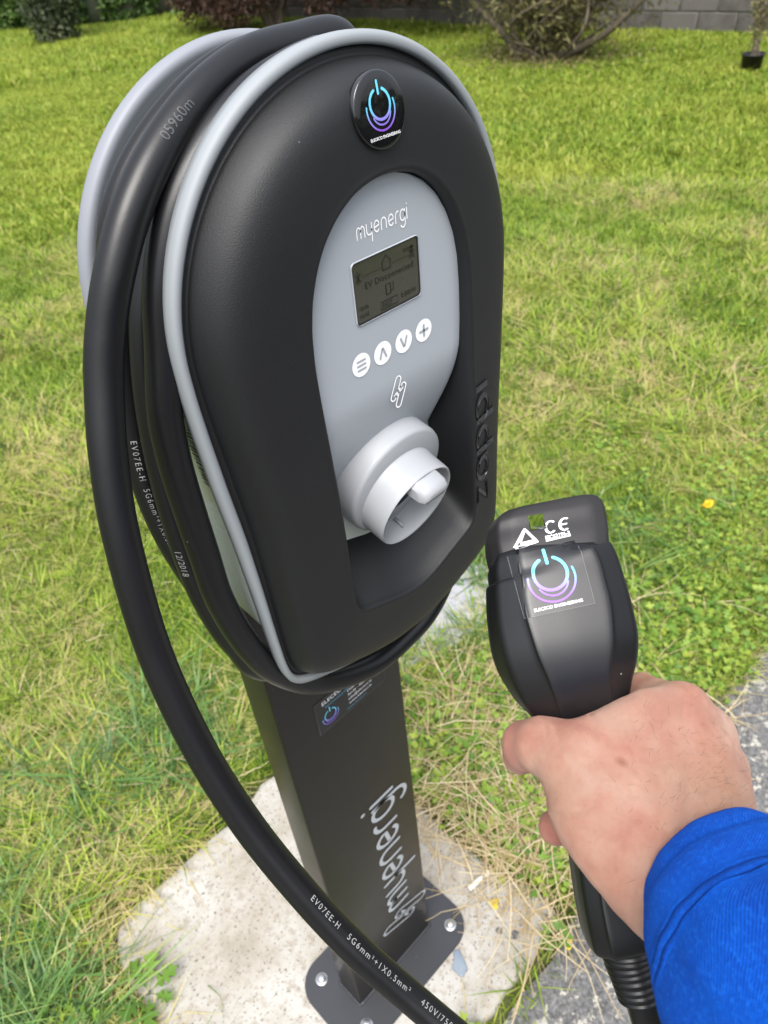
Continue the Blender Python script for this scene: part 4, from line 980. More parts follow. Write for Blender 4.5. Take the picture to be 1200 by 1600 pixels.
ns_ = noise_n(m, oc, 180, 3); stn = math_n(m, 'ADD', sp_.outputs['Value'], math_n(m, 'MULTIPLY', ns_.outputs[0], .006))
col = mix(m, ramp(m, stn, [(.009, (.6,.6,.6)), (.0125, (0,0,0))]), col, (.035,.05,.10))
LK(m, col, bsdf(m).inputs['Base Color'])
bump(m, math_n(m, 'ADD', math_n(m, 'MULTIPLY', math_n(m, 'ADD', wv1.outputs[1], wv2.outputs[1]), .55), math_n(m, 'MULTIPLY', nfi.outputs[0], 2.6)), .6, .0009); sl.data.materials.append(m)

# ================================================================== vegetation
def stuff_points(name, label, pts, rots, scl, idx, sources):
    """one object whose node tree puts the source tufts on its points"""
    me = bpy.data.meshes.new(name); me.from_pydata([tuple(p) for p in pts], [], [])
    for an, ty, data, key in (('rot', 'FLOAT_VECTOR', np.asarray(rots, float).ravel(), 'vector'), ('scl', 'FLOAT', np.asarray(scl, float), 'value'), ('idx', 'INT', np.asarray(idx, int), 'value')):
        a = me.attributes.new(an, ty, 'POINT'); a.data.foreach_set(key, data)
    o = obj(name, me); tag(o, label, kind='stuff')
    c = bpy.data.collections.new(name+'_source')
    for s_ in sources: c.objects.link(s_)
    g = bpy.data.node_groups.new(name, 'GeometryNodeTree')
    g.interface.new_socket('Geometry', in_out='INPUT', socket_type='NodeSocketGeometry'); g.interface.new_socket('Geometry', in_out='OUTPUT', socket_type='NodeSocketGeometry')
    gi = g.nodes.new('NodeGroupInput'); go = g.nodes.new('NodeGroupOutput'); ip = g.nodes.new('GeometryNodeInstanceOnPoints'); ci = g.nodes.new('GeometryNodeCollectionInfo')
    ci.inputs['Collection'].default_value = c; ci.inputs['Separate Children'].default_value = True; ci.inputs['Reset Children'].default_value = True
    def at_(nm, ty):
        n = g.nodes.new('GeometryNodeInputNamedAttribute'); n.data_type = ty; n.inputs['Name'].default_value = nm; return n.outputs['Attribute']
    e2r = g.nodes.new('FunctionNodeEulerToRotation'); g.links.new(at_('rot', 'FLOAT_VECTOR'), e2r.inputs[0])
    ip.inputs['Pick Instance'].default_value = True
    g.links.new(gi.outputs[0], ip.inputs['Points']); g.links.new(ci.outputs[0], ip.inputs['Instance']); g.links.new(at_('idx', 'INT'), ip.inputs['Instance Index'])
    g.links.new(e2r.outputs[0], ip.inputs['Rotation']); g.links.new(at_('scl', 'FLOAT'), ip.inputs['Scale']); g.links.new(ip.outputs[0], go.inputs[0])
    md_ = o.modifiers.new('scatter', 'NODES'); md_.node_group = g
    return o
def src(name, V, F, tint, m):
    me = mesh(name, V, F, True); a = me.attributes.new('tint', 'FLOAT', 'POINT'); a.data.foreach_set('value', np.asarray(tint, float)); me.materials.append(m)
    return bpy.data.objects.new(name, me)
def blades(rnd, n, rad, h, wd, lean, straw=.15, curl=.5):
    V, F, T_ = [], [], []
    for _ in range(n):
        a = rnd.uniform(0, 2*PI); r = rad*math.sqrt(rnd.random()); x, y = r*math.cos(a), r*math.sin(a)
        hh = h*rnd.uniform(.45, 1.25); d = rnd.uniform(0, 2*PI); dx, dy = math.cos(d), math.sin(d); ln = lean*rnd.uniform(.2, 1.6); ww = wd*rnd.uniform(.6, 1.3)
        sx, sy = -dy*ww/2, dx*ww/2; tn_ = rnd.random()*.62 if rnd.random() > straw else rnd.uniform(.75, 1)
        k = len(V); segs = 3
        for s_ in range(segs):
            t = s_/segs; f = hh*ln*(t**1.7)*1.3; z = hh*t*(1-curl*ln*t*.35); q = 1-.25*t
            V += [(x+dx*f-sx*q, y+dy*f-sy*q, z-.004), (x+dx*f+sx*q, y+dy*f+sy*q, z-.004)]; T_ += [tn_, tn_]
        f = hh*ln*1.3; V.append((x+dx*f, y+dy*f, hh*(1-curl*ln*.35))); T_.append(min(1, tn_+.1))
        for s_ in range(segs-1): b_ = k+2*s_; F.append((b_, b_+1, b_+3, b_+2))
        F.append((k+2*segs-2, k+2*segs-1, k+2*segs))
    return V, F, T_
def leafmat(name, stops, scale=1.2, trans=.35, rough=.5, patch=None):
    m = bpy.data.materials.new(name); m.use_nodes = True; b = bsdf(m); b.inputs['Roughness'].default_value = rough; b.inputs['Specular IOR Level'].default_value = .35
    at_ = N(m, 'ShaderNodeAttribute', attribute_name='tint'); oi = N(m, 'ShaderNodeObjectInfo'); ge = N(m, 'ShaderNodeNewGeometry')
    n1 = noise_n(m, ge.outputs['Position'], scale, 4, .6); n2 = noise_n(m, ge.outputs['Position'], scale*7, 3, .6)
    f = math_n(m, 'ADD', at_.outputs['Fac'], math_n(m, 'MULTIPLY', math_n(m, 'SUBTRACT', oi.outputs['Random'], .5), .16))
    f = math_n(m, 'ADD', f, math_n(m, 'MULTIPLY', math_n(m, 'SUBTRACT', n2.outputs[0], .5), .5))
    col = ramp(m, f, stops)
    if patch:
        col = mix(m, ramp(m, n1.outputs[0], [(patch[1], (0,0,0)), (patch[2], (patch[3],)*3)]), col, patch[0], 'MIX')
    LK(m, col, b.inputs['Base Color'])
    tr = N(m, 'ShaderNodeBsdfTranslucent'); LK(m, col, tr.inputs['Color']); mx = N(m, 'ShaderNodeMixShader'); mx.inputs[0].default_value = trans
    out = m.node_tree.nodes['Material Output']; LK(m, b.outputs[0], mx.inputs[1]); LK(m, tr.outputs[0], mx.inputs[2]); LK(m, mx.outputs[0], out.inputs['Surface'])
    return m
GS = [(0, (.030,.070,.010)), (.20, (.100,.195,.018)), (.40, (.215,.345,.026)), (.60, (.38,.47,.055)), (.80, (.52,.48,.16)), (1, (.56,.45,.25))]
M['grass'] = leafmat('lawn_grass', GS, .9, .35, .5, ((.42,.44,.08), .50, .66, .22))
M['grass_far'] = leafmat('lawn_grass_far', [(0, (.070,.130,.010)), (.4, (.195,.29,.020)), (.7, (.32,.40,.04)), (1, (.48,.46,.13))], .55, .35, .6, ((.38,.40,.06), .47, .66, .45))
M['straw'] = leafmat('dry_straw', [(0, (.30,.22,.10)), (.5, (.46,.35,.19)), (1, (.60,.50,.32))], 3, .15, .6)
M['weed'] = leafmat('weed_leaf', [(0, (.085,.18,.025)), (.5, (.17,.30,.04)), (1, (.33,.40,.06))], 4, .35, .5)
rg = random.Random(11)
def inside(poly, X, Y):
    r = np.zeros(len(X), bool); n = len(poly); j = n-1
    for i in range(n):
        xi, yi = poly[i][:2]; xj, yj = poly[j][:2]
        r ^= ((yi > Y) != (yj > Y)) & (X < (xj-xi)*(Y-yi)/((yj-yi) or 1e-9)+xi); j = i
    return r
def shrink(poly, d):
    c = sum((Vector((*p, 0)) for p in poly), Vector())/len(poly)
    return [tuple((Vector((*p, 0))-(Vector((*p, 0))-c).normalized()*d)[:2]) for p in poly]
PADs, PATs = shrink([tuple(v_[:2]) for v_ in poly_smooth(PAD)], -.026), shrink([tuple(v_[:2]) for v_ in poly_smooth(PATCH)], .07)
edx = np.array([e[0] for e in edge]); edy = np.array([e[1] for e in edge])
VIEW = [(-0.6447, 0.438), (7.5436, 21.4828), (14.9999, 40.6465), (21.1779, 27.6369), (10.4063, 3.3802), (2.041, 0.0749), (0.8059, -0.4131), (0.0675, -0.3424)]
VIEW = [VIEW[0], VIEW[1], VIEW[1], (9.6, 33), (9.6, 2.6), VIEW[5], VIEW[6], VIEW[7]]
CXY = np.array([-0.3101, -0.4557])
GZ = {}
def gz_v(X, Y):
    return np.array([gz(x, y) for x, y in zip(X, Y)])
def scatter(n, r0, r1, power=1.0):
    """points in the seen wedge of lawn between two distances"""
    lo_, hi_ = CXY-r1, CXY+r1; P = np.zeros((0, 2)); bb = np.array(VIEW)
    lo_ = np.maximum(lo_, bb.min(0)); hi_ = np.minimum(hi_, bb.max(0))
    while len(P) < n:
        Q = lo_+np.random.rand(n*3, 2)*(hi_-lo_); d = np.linalg.norm(Q-CXY, axis=1)
        k = (d >= r0) & (d < r1) & inside(VIEW, Q[:,0], Q[:,1])
        k &= ~inside(PADs, Q[:,0], Q[:,1]) & ~inside(PATs, Q[:,0], Q[:,1])
        k &= Q[:,1] > np.interp(Q[:,0], edx, edy)-.004+.02*(np.random.rand(len(Q))**3-.6)
        k &= Q[:,0] < 9.33
        if power: pass
        P = np.vstack([P, Q[k]])
        area = (hi_-lo_).prod()
    return P[:n]
# near lawn
dens = lambda P: P
near_src = [src('tuft_short', *blades(random.Random(s_), 28, .030, .036, .0030, .75, .07), M['grass']) for s_ in range(4)]
near_src += [src('tuft_tall', *blades(random.Random(50+s_), 22, .026, .062, .0032, .85, .05), M['grass']) for s_ in range(3)]
near_src += [src('tuft_straw', *blades(random.Random(90+s_), 20, .032, .046, .0026, 1.9, .9), M['grass']) for s_ in range(2)]
def lawn(name, label, n, r0, r1, srcs, smin_, smax_, pick):
    P = scatter(n, r0, r1); Z_ = gz_v(P[:,0], P[:,1])
    R_ = np.column_stack([np.random.normal(0, .10, n), np.random.normal(0, .10, n), np.random.rand(n)*2*PI])
    nz = np.array([noise.noise(Vector((x*1.6, y*1.6, 3))) for x, y in P])
    S_ = np.random.uniform(smin_, smax_, n)*(1-.28*nz)
    I_ = np.array([pick(z, random.random(), x, y) for z, (x, y) in zip(nz, P)])
    return stuff_points(name, label, np.column_stack([P, Z_]), R_, S_, I_, srcs)
def pick_near(z, r, x, y):
    edge_ = (x > .05 and y < .35 and x < 1.6)
    if r < (.03+.16*max(0, z)+(.07 if edge_ and r < .3 else 0)): return 7+int(r*997) % 2
    if r < .30-.9*z: return 4+int(r*991) % 3
    return int(r*983) % 4
lawn('lawn_grass', 'short mown grass with straw-coloured patches around the concrete pad', 10500, 0, 2.3, near_src, .68, 1.08, pick_near)
lawn('lawn_grass', 'mown lawn a few steps behind the charger', 14000, 2.3, 5.2, near_src, 1.0, 1.5, pick_near)
far_src = [src('tuft_far', *blades(random.Random(200+s_), 40, .11, .050, .0075, .9, .12), M['grass_far']) for s_ in range(4)]
lawn('lawn_grass', 'far bright green lawn reaching the block wall', 15000, 5.2, 12, far_src, .9, 1.3, lambda z, r, x, y: int(r*983) % 4)
lawn('lawn_grass', 'farthest lawn at the left end of the garden', 9000, 12, 36, far_src, 1.4, 2.2, lambda z, r, x, y: int(r*983) % 4)
# lying straw on the pad's right edge and on the strip by the path
def straw_src(seed):
    r = random.Random(seed); V, F, T_ = [], [], []
    for _ in range(5):
        L_ = r.uniform(.05, .15); a = r.uniform(0, 2*PI); x, y = r.uniform(-.04, .04), r.uniform(-.04, .04); bend = r.uniform(-.6, .6); wd = r.uniform(.0011, .0024); P_ = []; h0 = r.uniform(.002, .014)
        tt = r.random()
        for i in range(8):
            t = i/7; P_.append(Vector((x, y, h0+math.sin(t*PI)*r.uniform(.004, .012)))); x += math.cos(a+bend*t)*L_/7; y += math.sin(a+bend*t)*L_/7
        k = len(V)
        for i, p in enumerate(P_):
            w_ = wd*(1-.6*i/7); n_ = Vector((-math.sin(a), math.cos(a), .2)); V += [tuple(p-n_*w_/2), tuple(p+n_*w_/2)]; T_ += [tt, tt]
        for i in range(7): F.append((k+2*i, k+2*i+1, k+2*i+3, k+2*i+2))
    return src('straw_bunch', V, F, T_, M['straw'])
st_src = [straw_src(s_) for s_ in range(6)]
P = []
while len(P) < 360:
    x = rg.gauss(.42, .22); y = rg.gauss(.02, .17)
    if x < .20 or x > 1.25 or y > .45: continue
    if y < -.02 and x < .2 and rg.random() < .6: continue
    ed = float(np.interp(x, edx, edy))
    if y < ed-.05: continue
    dpad = 1 if (x > .27 or x > .2+.05*noise.noise(Vector((y*9, 0, 0)))) else 0
    if not dpad and rg.random() > .25: continue
    P.append((x, y, .003+rg.random()*.02 if x > .27 else .001))
n = len(P); stuff_points('dry_straw', 'tangle of dry straw stalks between the pad and the tarmac path', P, [(rg.gauss(0,.12), rg.gauss(0,.12), rg.uniform(0, 6.28)) for _ in P], [rg.uniform(.7, 1.5) for _ in P], [rg.randrange(6) for _ in P], st_src)
P = []
while len(P) < 220:
    x = rg.uniform(-.9, 2.2); y = rg.uniform(-.1, 1.9)
    if inside(PADs, np.array([x]), np.array([y]))[0] or y < np.interp(x, edx, edy)+.02: continue
    P.append((x, y, .006+rg.random()*.022))
stuff_points('dry_straw', 'loose dry clippings lying on the near lawn', P, [(rg.gauss(0,.15), rg.gauss(0,.15), rg.uniform(0, 6.28)) for _ in P], [rg.uniform(.4, .85) for _ in P], [rg.randrange(6) for _ in P], st_src)
# leafy ground cover
def leaf_shape(kind, r):
    """outline of one leaf lying along +y, unit length"""
    if kind == 'round': P_ = [(r*.5*math.sin(a)*(1+.10*math.cos(7*a)), .5-.5*math.cos(a)*(1+.06*math.cos(9*a))) for a in np.linspace(0, 2*PI, 20)[:-1]]
    elif kind == 'lobed':
        P_ = []
        for i, a in enumerate(np.linspace(-2.5, 2.5, 23)):
            q = .42*(1+.38*math.cos(a*4.2)); P_.append((q*math.sin(a)*1.0, .42+q*math.cos(a)*1.05))
        P_.append((0, .06))
    elif kind == 'cut':
        half = [(.03,0),(.05,.16),(.20,.22),(.22,.30),(.08,.34),(.11,.42),(.29,.50),(.28,.60),(.11,.60),(.14,.68),(.25,.78),(.20,.86),(.10,.84),(0,1.0)]
        P_ = half+[(-x, y) for x, y in half[-2::-1]]
    else: P_ = [(.16*math.sin(PI*t)*(1-.25*t), t) for t in np.linspace(0, 1, 9)]+[(-.16*math.sin(PI*t)*(1-.25*t), t) for t in np.linspace(1, 0, 9)[1:-1]]
    return P_
def add_leaf(V, F, T_, rnd, kind, base, az, tilt, size, tint, stem=0.0, droop=.25):
    P_ = leaf_shape(kind, 1.0); c_, s_ = math.cos(az), math.sin(az); k = len(V)
    def tf(x, y, lift=0):
        yy = (y*size+stem); z = yy*math.sin(tilt)-droop*size*y*y+abs(x)*size*.22+lift; r_ = yy*math.cos(tilt)
        return (base[0]+c_*r_-s_*x*size, base[1]+s_*r_+c_*x*size, base[2]+z)
    V.append(tf(0, .45)); T_.append(tint)
    for x, y in P_: V.append(tf(x, y)); T_.append(tint+.06*(abs(x) > .2))
    n_ = len(P_)
    for i in range(n_): F.append((k, k+1+i, k+1+(i+1) % n_))
    if stem > 0:
        k = len(V); w_ = .0009
        V += [(base[0]-s_*w_, base[1]+c_*w_, base[2]), (base[0]+s_*w_, base[1]-c_*w_, base[2]), tf(.02, 0), tf(-.02, 0)]; T_ += [tint]*4; F.append((k, k+1, k+2, k+3))
def sprig(seed, kind, n, size, rad):
    r = random.Random(seed); V, F, T_ = [], [], []
    for _ in range(n):
        a = r.uniform(0, 2*PI); q = rad*math.sqrt(r.random())
        add_leaf(V, F, T_, r, kind, (q*math.cos(a), q*math.sin(a), r.uniform(0, .018)), r.uniform(0, 2*PI), r.uniform(.1, .9), size*r.uniform(.6, 1.2), r.random(), stem=r.uniform(.004, .02))
    return src('sprig', V, F, T_, M['weed'])
cov_src = [sprig(s_, 'lobed', 11, .015, .035) for s_ in range(4)]+[sprig(10+s_, 'round', 9, .013, .035) for s_ in range(2)]+[sprig(20+s_, 'cut', 7, .026, .03) for s_ in range(2)]
P = []
def spray(cx, cy, sx, sy, n):
    k = 0
    while k < n:
        x, y = rg.gauss(cx, sx), rg.gauss(cy, sy); ed = float(np.interp(x, edx, edy))
        if y < ed+.004 or inside(PADs, np.array([x]), np.array([y]))[0]: continue
        P.append((x, y, -.006+rg.random()*.018)); k += 1
spray(.97, -.02, .20, .06, 300); spray(.62, -.08, .14, .06, 120); spray(1.5, .12, .30, .10, 160); spray(.44, .14, .12, .10, 260); spray(.33, -.13, .10, .05, 60); spray(.14, -.215, .05, .02, 18); spray(-.45, .36, .03, .06, 8)
spray(1.75, .55, .12, .10, 40); spray(2.3, .6, .3, .2, 50); spray(.55, .35, .1, .06, 26)
stuff_points('leafy_ground_cover', 'small lobed weed leaves massed along the tarmac edge', P, [(rg.gauss(0,.2), rg.gauss(0,.2), rg.uniform(0, 6.28)) for _ in P], [rg.uniform(.7, 1.35) for _ in P], [rg.choice((0,1,2,3,0,1,2,3,4,5,6,7)) for _ in P], cov_src)
# single weeds one can point to
def rosette(name, label, x, y, z, kind, n, size, seed, cat='weed', tilt=(.15, .7), tone=(.0, .6), m_=None):
    r = random.Random(seed); root = empty(name, label, cat, (x, y, z)); 
    for i in range(n):
        V, F, T_ = [], [], []; az = 2*PI*i/n+r.uniform(-.3, .3)
        add_leaf(V, F, T_, r, kind, (0, 0, .003), az, r.uniform(*tilt), size*r.uniform(.7, 1.15), r.uniform(*tone), stem=size*.25)
        me_ = mesh('leaf', V, F); a = me_.attributes.new('tint', 'FLOAT', 'POINT'); a.data.foreach_set('value', np.asarray(T_, float)); obj('leaf', me_, m_ or M['weed'], root)
    return root
rosette('weed', 'jagged-leaved seedling lying over the lower left corner of the pad', -.345, .300, .002, 'cut', 7, .060, 1)
rosette('weed', 'tiny low weed in a crack on the pad, left of the post', -.035, .265, .001, 'cut', 7, .026, 2)
rosette('weed', 'grey-green broad weed in the grass at the bottom left corner', -.43, .36, -.004, 'round', 6, .036, 3, tone=(.0, .2))
rosette('weed', 'light green broad-leaved weed in the lawn right of the charger', 1.98, .50, .008, 'round', 8, .045, 4, tone=(.5, .8))
rosette('weed', 'small light green weed beside the broad-leaved one', 1.80, .44, .008, 'round', 6, .036, 5, tone=(.45, .75))
rosette('weed', 'lobed weed on the bare strip below the plug cable', .235, -.185, .003, 'lobed', 7, .030, 6)
rosette('weed', 'pale lobed weed among the straw right of the slate shard', .30, -.10, .004, 'lobed', 6, .028, 7, tone=(.4, .9))
# yellow flower
fl_ = empty('dandelion', 'single yellow dandelion flower in the grass above the plug', 'flower', (1.5466, 0.1541, -0.0))
def petals(n, r0, r1, z0, z1, wd, seed):
    r = random.Random(seed); V, F = [], []
    for i in range(n):
        a = 2*PI*i/n+r.uniform(-.1, .1); c_, s_ = math.cos(a), math.sin(a); q = r.uniform(.85, 1.1); k = len(V)
        for rr_, zz_, ww in ((r0, z0, wd*.4), ((r0+r1)/2, (z0+z1)/2+.001, wd), (r1*q, z1, wd*.7)): V += [(c_*rr_-s_*ww/2, s_*rr_+c_*ww/2, zz_), (c_*rr_+s_*ww/2, s_*rr_-c_*ww/2, zz_)]
        F += [(k, k+1, k+3, k+2), (k+2, k+3, k+5, k+4)]
    return V, F
obj('petals', joinm([petals(22, .001, .0165, .046, .044, .0042, 1), petals(16, .001, .011, .047, .050, .0036, 2), petals(10, .0, .006, .048, .053, .003, 3)]), mat('petal_yellow', (.72,.42,.01), .6), fl_)
obj('stalk', tube([(0,0,-.01), (.003,0,.02), (0,0,.046)], .0016, 8), M['weed'], fl_)
fl_.rotation_euler = (-.3, -.35, 0)
# litter on the pad
LZ = .010
lit = empty('white_peg', 'short white plastic peg lying in the straw by the base plate', 'litter', (0.2155, -0.0202, 0.01), (0, 0, math.radians(-8)))
obj('shaft', fixn(mesh('shaft', *tube([(-.026,0,.006), (0,0,.007), (.020,0,.006)], .0050, 12))), mat('chalky_white', (.62,.60,.52), .7), lit)
obj('head', fixn(mesh('head', *tube([(.016,0,.0065), (.021,0,.0065), (.027,0,.0065)], [.0058,.0072,.0066], 12))), mat('chalky_white_end', (.68,.65,.58), .7), lit)
sx, sy = (0.0767, -0.0844)
SH = [(-.020,-.012),(-.004,-.018),(.014,-.006),(.026,.004),(.020,.014),(.004,.008),(-.010,.010)]
tag(obj('slate_shard', bevel_mesh(loft([[(a, b, 0) for a, b in SH], [(a*.96, b*.96, .0045) for a, b in SH]], cap0=True, cap1=True), .0007, 1, 'slate_shard', False), mat('blue_slate', (.20,.24,.29), .35), None, (sx, sy, .0015), (0, .05, .5)), 'blue-grey slate shard on the pad below the right bolt', 'stone')
for i, (u_, lab) in enumerate((((0.2047, -0.0684, 0.008), 'small yellow fallen leaf in the straw near the white peg'), ((0.2377, -0.2111, 0.012), 'yellow two-lobed leaf beside the plug cable'))):
    V, F, T_ = [], [], []
    for a in (.3, 2.2, 3.9): add_leaf(V, F, T_, rg, 'round', (0, 0, 0), a, .3, .012, 0)
    me_ = mesh('yellow_leaf', V, F); tag(obj('yellow_leaf', me_, mat('leaf_yellow', (.58,.42,.03), .6), None, u_), lab, 'leaf')
for i, (u_, sz, lab) in enumerate((((0.0959, -0.0572, 0.0), .005, 'dark pebble on the pad above the slate shard'), ((0.1735, -0.1034, 0.0), .006, 'small grey pebble in the straw right of the base plate'), ((0.1874, -0.1302, 0.0), .008, 'larger grey pebble in the straw'))):
    bm = bmesh.new(); bmesh.ops.create_icosphere(bm, subdivisions=2, radius=sz)
    for v_ in bm.verts: v_.co.z *= .55; v_.co *= 1+.3*noise.noise(v_.co*140+Vector((i*7,0,0)))
    me_ = bpy.data.meshes.new('pebble'); bm.to_mesh(me_); bm.free()
    tag(obj('pebble', me_, M['tarmac'], None, (u_[0], u_[1], sz*.4)), lab, 'stone')
# single arching grass stems that cross the pad
def stem_thing(name, label, P_, w0, m_, cat='grass stem'):
    P_ = catmull([Vector(q) for q in P_], 10); n_ = len(P_)
    r_ = [w0*(1-.75*i/(n_-1)) for i in range(n_)]
    me_ = mesh(name, *tube(P_, r_, 5)); a = me_.attributes.new('tint', 'FLOAT', 'POINT'); a.data.foreach_set('value', [.4]*len(me_.vertices))
    return tag(obj(name, me_, m_), label, cat)
stem_thing('straw_stalk', 'long pale straw stalk rising towards the plug from the straw right of the post', [(0.1611, 0.1164, 0.004), (0.3125, 0.1415, 0.05), (0.4517, 0.1576, 0.09), (0.5046, 0.1369, 0.1)], .0016, M['straw'])
stem_thing('straw_stalk', 'straight pale straw stalk pointing down right under the fingers', [(0.286, 0.1663, 0.004), (0.2737, 0.007, 0.05), (0.3192, -0.15, 0.055)], .0016, M['straw'])
stem_thing('straw_stalk', 'long pale straw stalk leaning over the bare strip at the bottom edge', [(0.0755, -0.2071, 0.004), (0.1557, -0.1883, 0.03), (0.2079, -0.1776, 0.05), (0.2531, -0.1719, 0.04)], .0014, M['straw'])
stem_thing('straw_stalk', 'thin straw stalk arching from the pad up to the fingertip', [(0.2263, -0.0578, 0.002), (0.2775, -0.0381, 0.04), (0.3593, -0.0542, 0.07)], .0013, M['straw'])
stem_thing('grass_blade', 'long green grass blade lying over the lower left of the pad', [(-0.3377, 0.3876, 0.01), (-0.2793, 0.3977, 0.03), (-0.216, 0.409, 0.03)], .0012, M['weed'])
stem_thing('grass_blade', 'thin green grass blade reaching across the pad from its left edge', [(-0.3521, 0.3868, 0.01), (-0.2912, 0.3679, 0.015), (-0.228, 0.3431, 0.01)], .0009, M['weed'])
stem_thing('grass_blade', 'curled green blade at the bottom of the pad', [(-0.263, 0.2311, 0.002), (-0.2596, 0.1886, 0.02), (-0.2792, 0.1556, 0.01)], .0010, M['weed'])

# ------------------------------------------------------------------ shrubs and trees
def crown_mesh(rnd, pts_fn, n, ls, aspect, tone, droop=0.0):
    V = np.zeros((n*4, 3)); T_ = np.zeros(n*4)
    for i in range(n):
        p, t0_ = pts_fn(rnd); d = Vector((rnd.gauss(0,1), rnd.gauss(0,1), rnd.gauss(0,1)-droop)).normalized(); s_ = d.cross(Vector((rnd.gauss(0,1), rnd.gauss(0,1), rnd.gauss(0,1)))).normalized()
        L_ = ls*rnd.uniform(.6, 1.3); w_ = L_*aspect
        V[4*i] = p; V[4*i+1] = p+d*L_*.5+s_*w_*.5; V[4*i+2] = p+d*L_; V[4*i+3] = p+d*L_*.5-s_*w_*.5; T_[4*i:4*i+4] = min(1, max(0, rnd.uniform(*tone)+t0_))
    return V, [(4*i, 4*i+1, 4*i+2, 4*i+3) for i in range(n)], T_
def crown_obj(name, data, m_, parent):
    V, F, T_ = data; me_ = mesh(name, V, F, False); a = me_.attributes.new('tint', 'FLOAT', 'POINT'); a.data.foreach_set('value', np.asarray(T_, float)); return obj(name, me_, m_, parent)
M['bark'] = plastic('grey_brown_bark', (.12,.095,.07), .9, 40, .8, .01)
def limb(P_, r0, r1, sides=7):
    P_ = catmull([Vector(q) for q in P_], 6); n_ = len(P_)
    return tube(P_, [(r0+(r1-r0)*i/(n_-1))*(1+.15*noise.noise(P_[i]*8)) for i in range(n_)], sides)
def blob_fn(lobes, shell_=.5, droop=0):
    ws = [r**2 for c_, r in lobes]
    def fn(r):
        c_, rad_ = r.choices(lobes, ws)[0]; d = Vector((r.gauss(0,1), r.gauss(0,1), r.gauss(0,1))).normalized(); q = rad_*(r.random()**.45)
        p = Vector(c_)+d*q; p.z = max(.03, p.z); cl_ = noise.noise(p*3.0)
        return p, .25*cl_
    return fn
def shrub(name, label, cat, loc, lobes, n, ls, aspect, m_, stems, seed, tone=(.1,.8), droop=0, group=None, part='crown'):
    r = random.Random(seed); root = empty(name, label, cat, loc, group=group)
    crown_obj(part, crown_mesh(r, blob_fn(lobes), n, ls, aspect, tone, droop), m_, root)
    obj('trunk', fixn(mesh('trunk', *joinm([limb(P_, a, b) for P_, a, b in stems]))), M['bark'], root)
    return root
M['leaf_grey'] = leafmat('grey_green_leaf', [(0, (.020,.028,.012)), (.5, (.060,.080,.035)), (1, (.15,.17,.085))], 2, .2, .6)
M['leaf_brown'] = leafmat('red_brown_foliage', [(0, (.030,.016,.012)), (.5, (.085,.045,.032)), (1, (.17,.095,.065))], 2, .2, .7)
M['leaf_olive'] = leafmat('olive_willow_leaf', [(0, (.045,.045,.012)), (.5, (.12,.115,.035)), (1, (.27,.24,.10))], 2, .25, .6)
M['leaf_hedge'] = leafmat('hedge_leaf', [(0, (.020,.045,.010)), (.5, (.055,.115,.020)), (1, (.14,.21,.05))], 1.2, .25, .55)
M['leaf_dark'] = leafmat('dark_evergreen_leaf', [(0, (.012,.020,.008)), (.5, (.028,.045,.016)), (1, (.06,.08,.03))], 1.5, .1, .5)
M['leaf_dry'] = leafmat('dry_plant_leaf', [(0, (.12,.09,.045)), (.5, (.22,.18,.08)), (1, (.24,.28,.09))], 3, .2, .6)
def st(rnd, n, spread, h, r0=.02, r1=.006):
    out = []
    for i in range(n):
        a = rnd.uniform(0, 2*PI); s_ = spread*rnd.uniform(.4, 1); out.append(([(rnd.gauss(0,.04), rnd.gauss(0,.04), -.05), (math.cos(a)*s_*.3, math.sin(a)*s_*.3, h*.35), (math.cos(a)*s_*.7, math.sin(a)*s_*.7, h*.7), (math.cos(a)*s_, math.sin(a)*s_, h)], r0, r1))
    return out
bx_, by_ = (6.7841, 14.8092)
shrub('garden_shrub', 'small upright grey-green shrub on the lawn at the far left', 'shrub', (bx_, by_, grnd(bx_, by_)), [((-.05,.1,.55),.52),((.1,-.25,.95),.50),((0,.25,1.25),.48),((.05,0,1.7),.55),((-.1,-.1,.3),.42)], 9000, .085, .5, M['leaf_grey'], st(random.Random(1), 7, .4, 1.6), 31)
bx_, by_ = 8.3, 10.6
shrub('brown_shrub', 'large red-brown shrub with drooping foliage behind the top of the charger', 'shrub', (bx_, by_, grnd(bx_, by_)),
      [((0,0,1.25),.95),((-.5,.9,1.0),.75),((.3,-.9,1.15),.80),((-.2,1.7,1.0),.72),((-.6,.1,.75),.6),((.1,-1.7,1.25),.75),((0,.5,1.9),1.0),((-.5,1.2,.62),.5),((.2,-2.5,1.3),.75),((0,-1.3,.62),.42),((.1,-2.3,.75),.4),((.2,-3.3,1.35),.8),((0,-3.0,.8),.42),((.1,-3.8,1.5),.6),((-.3,.6,.45),.4)], 56000, .085, .30, M['leaf_brown'], st(random.Random(2), 10, 1.3, 1.8, .035, .008), 32, droop=.8)
bx_, by_ = (7.569, 5.0173)
wr = random.Random(6); wst = [([(0,0,-.05),(-.02,-.35,.10),(.0,-.8,.32),(.05,-1.25,.72)], .055, .02), ([(0,.05,-.05),(.0,.25,.35),(-.05,.6,.8),(0,.9,1.3)], .05, .015), ([(0,.1,-.05),(-.1,.5,.28),(-.1,.95,.6),(-.1,1.3,1.0)], .045, .012), ([(0,0,-.05),(-.1,-.15,.5),(-.15,-.35,1.0),(-.1,-.5,1.6)], .05, .015), ([(0,0,-.05),(.1,.05,.5),(.1,.1,1.0),(.1,.2,1.7)], .06, .02), ([(.05,.1,-.05),(-.05,.22,.4),(-.1,.35,.9),(-.1,.4,1.5)], .045, .012), ([(0,0,-.05),(.05,-.3,.35),(.05,-.6,.8),(.1,-.8,1.4)], .045, .015)]
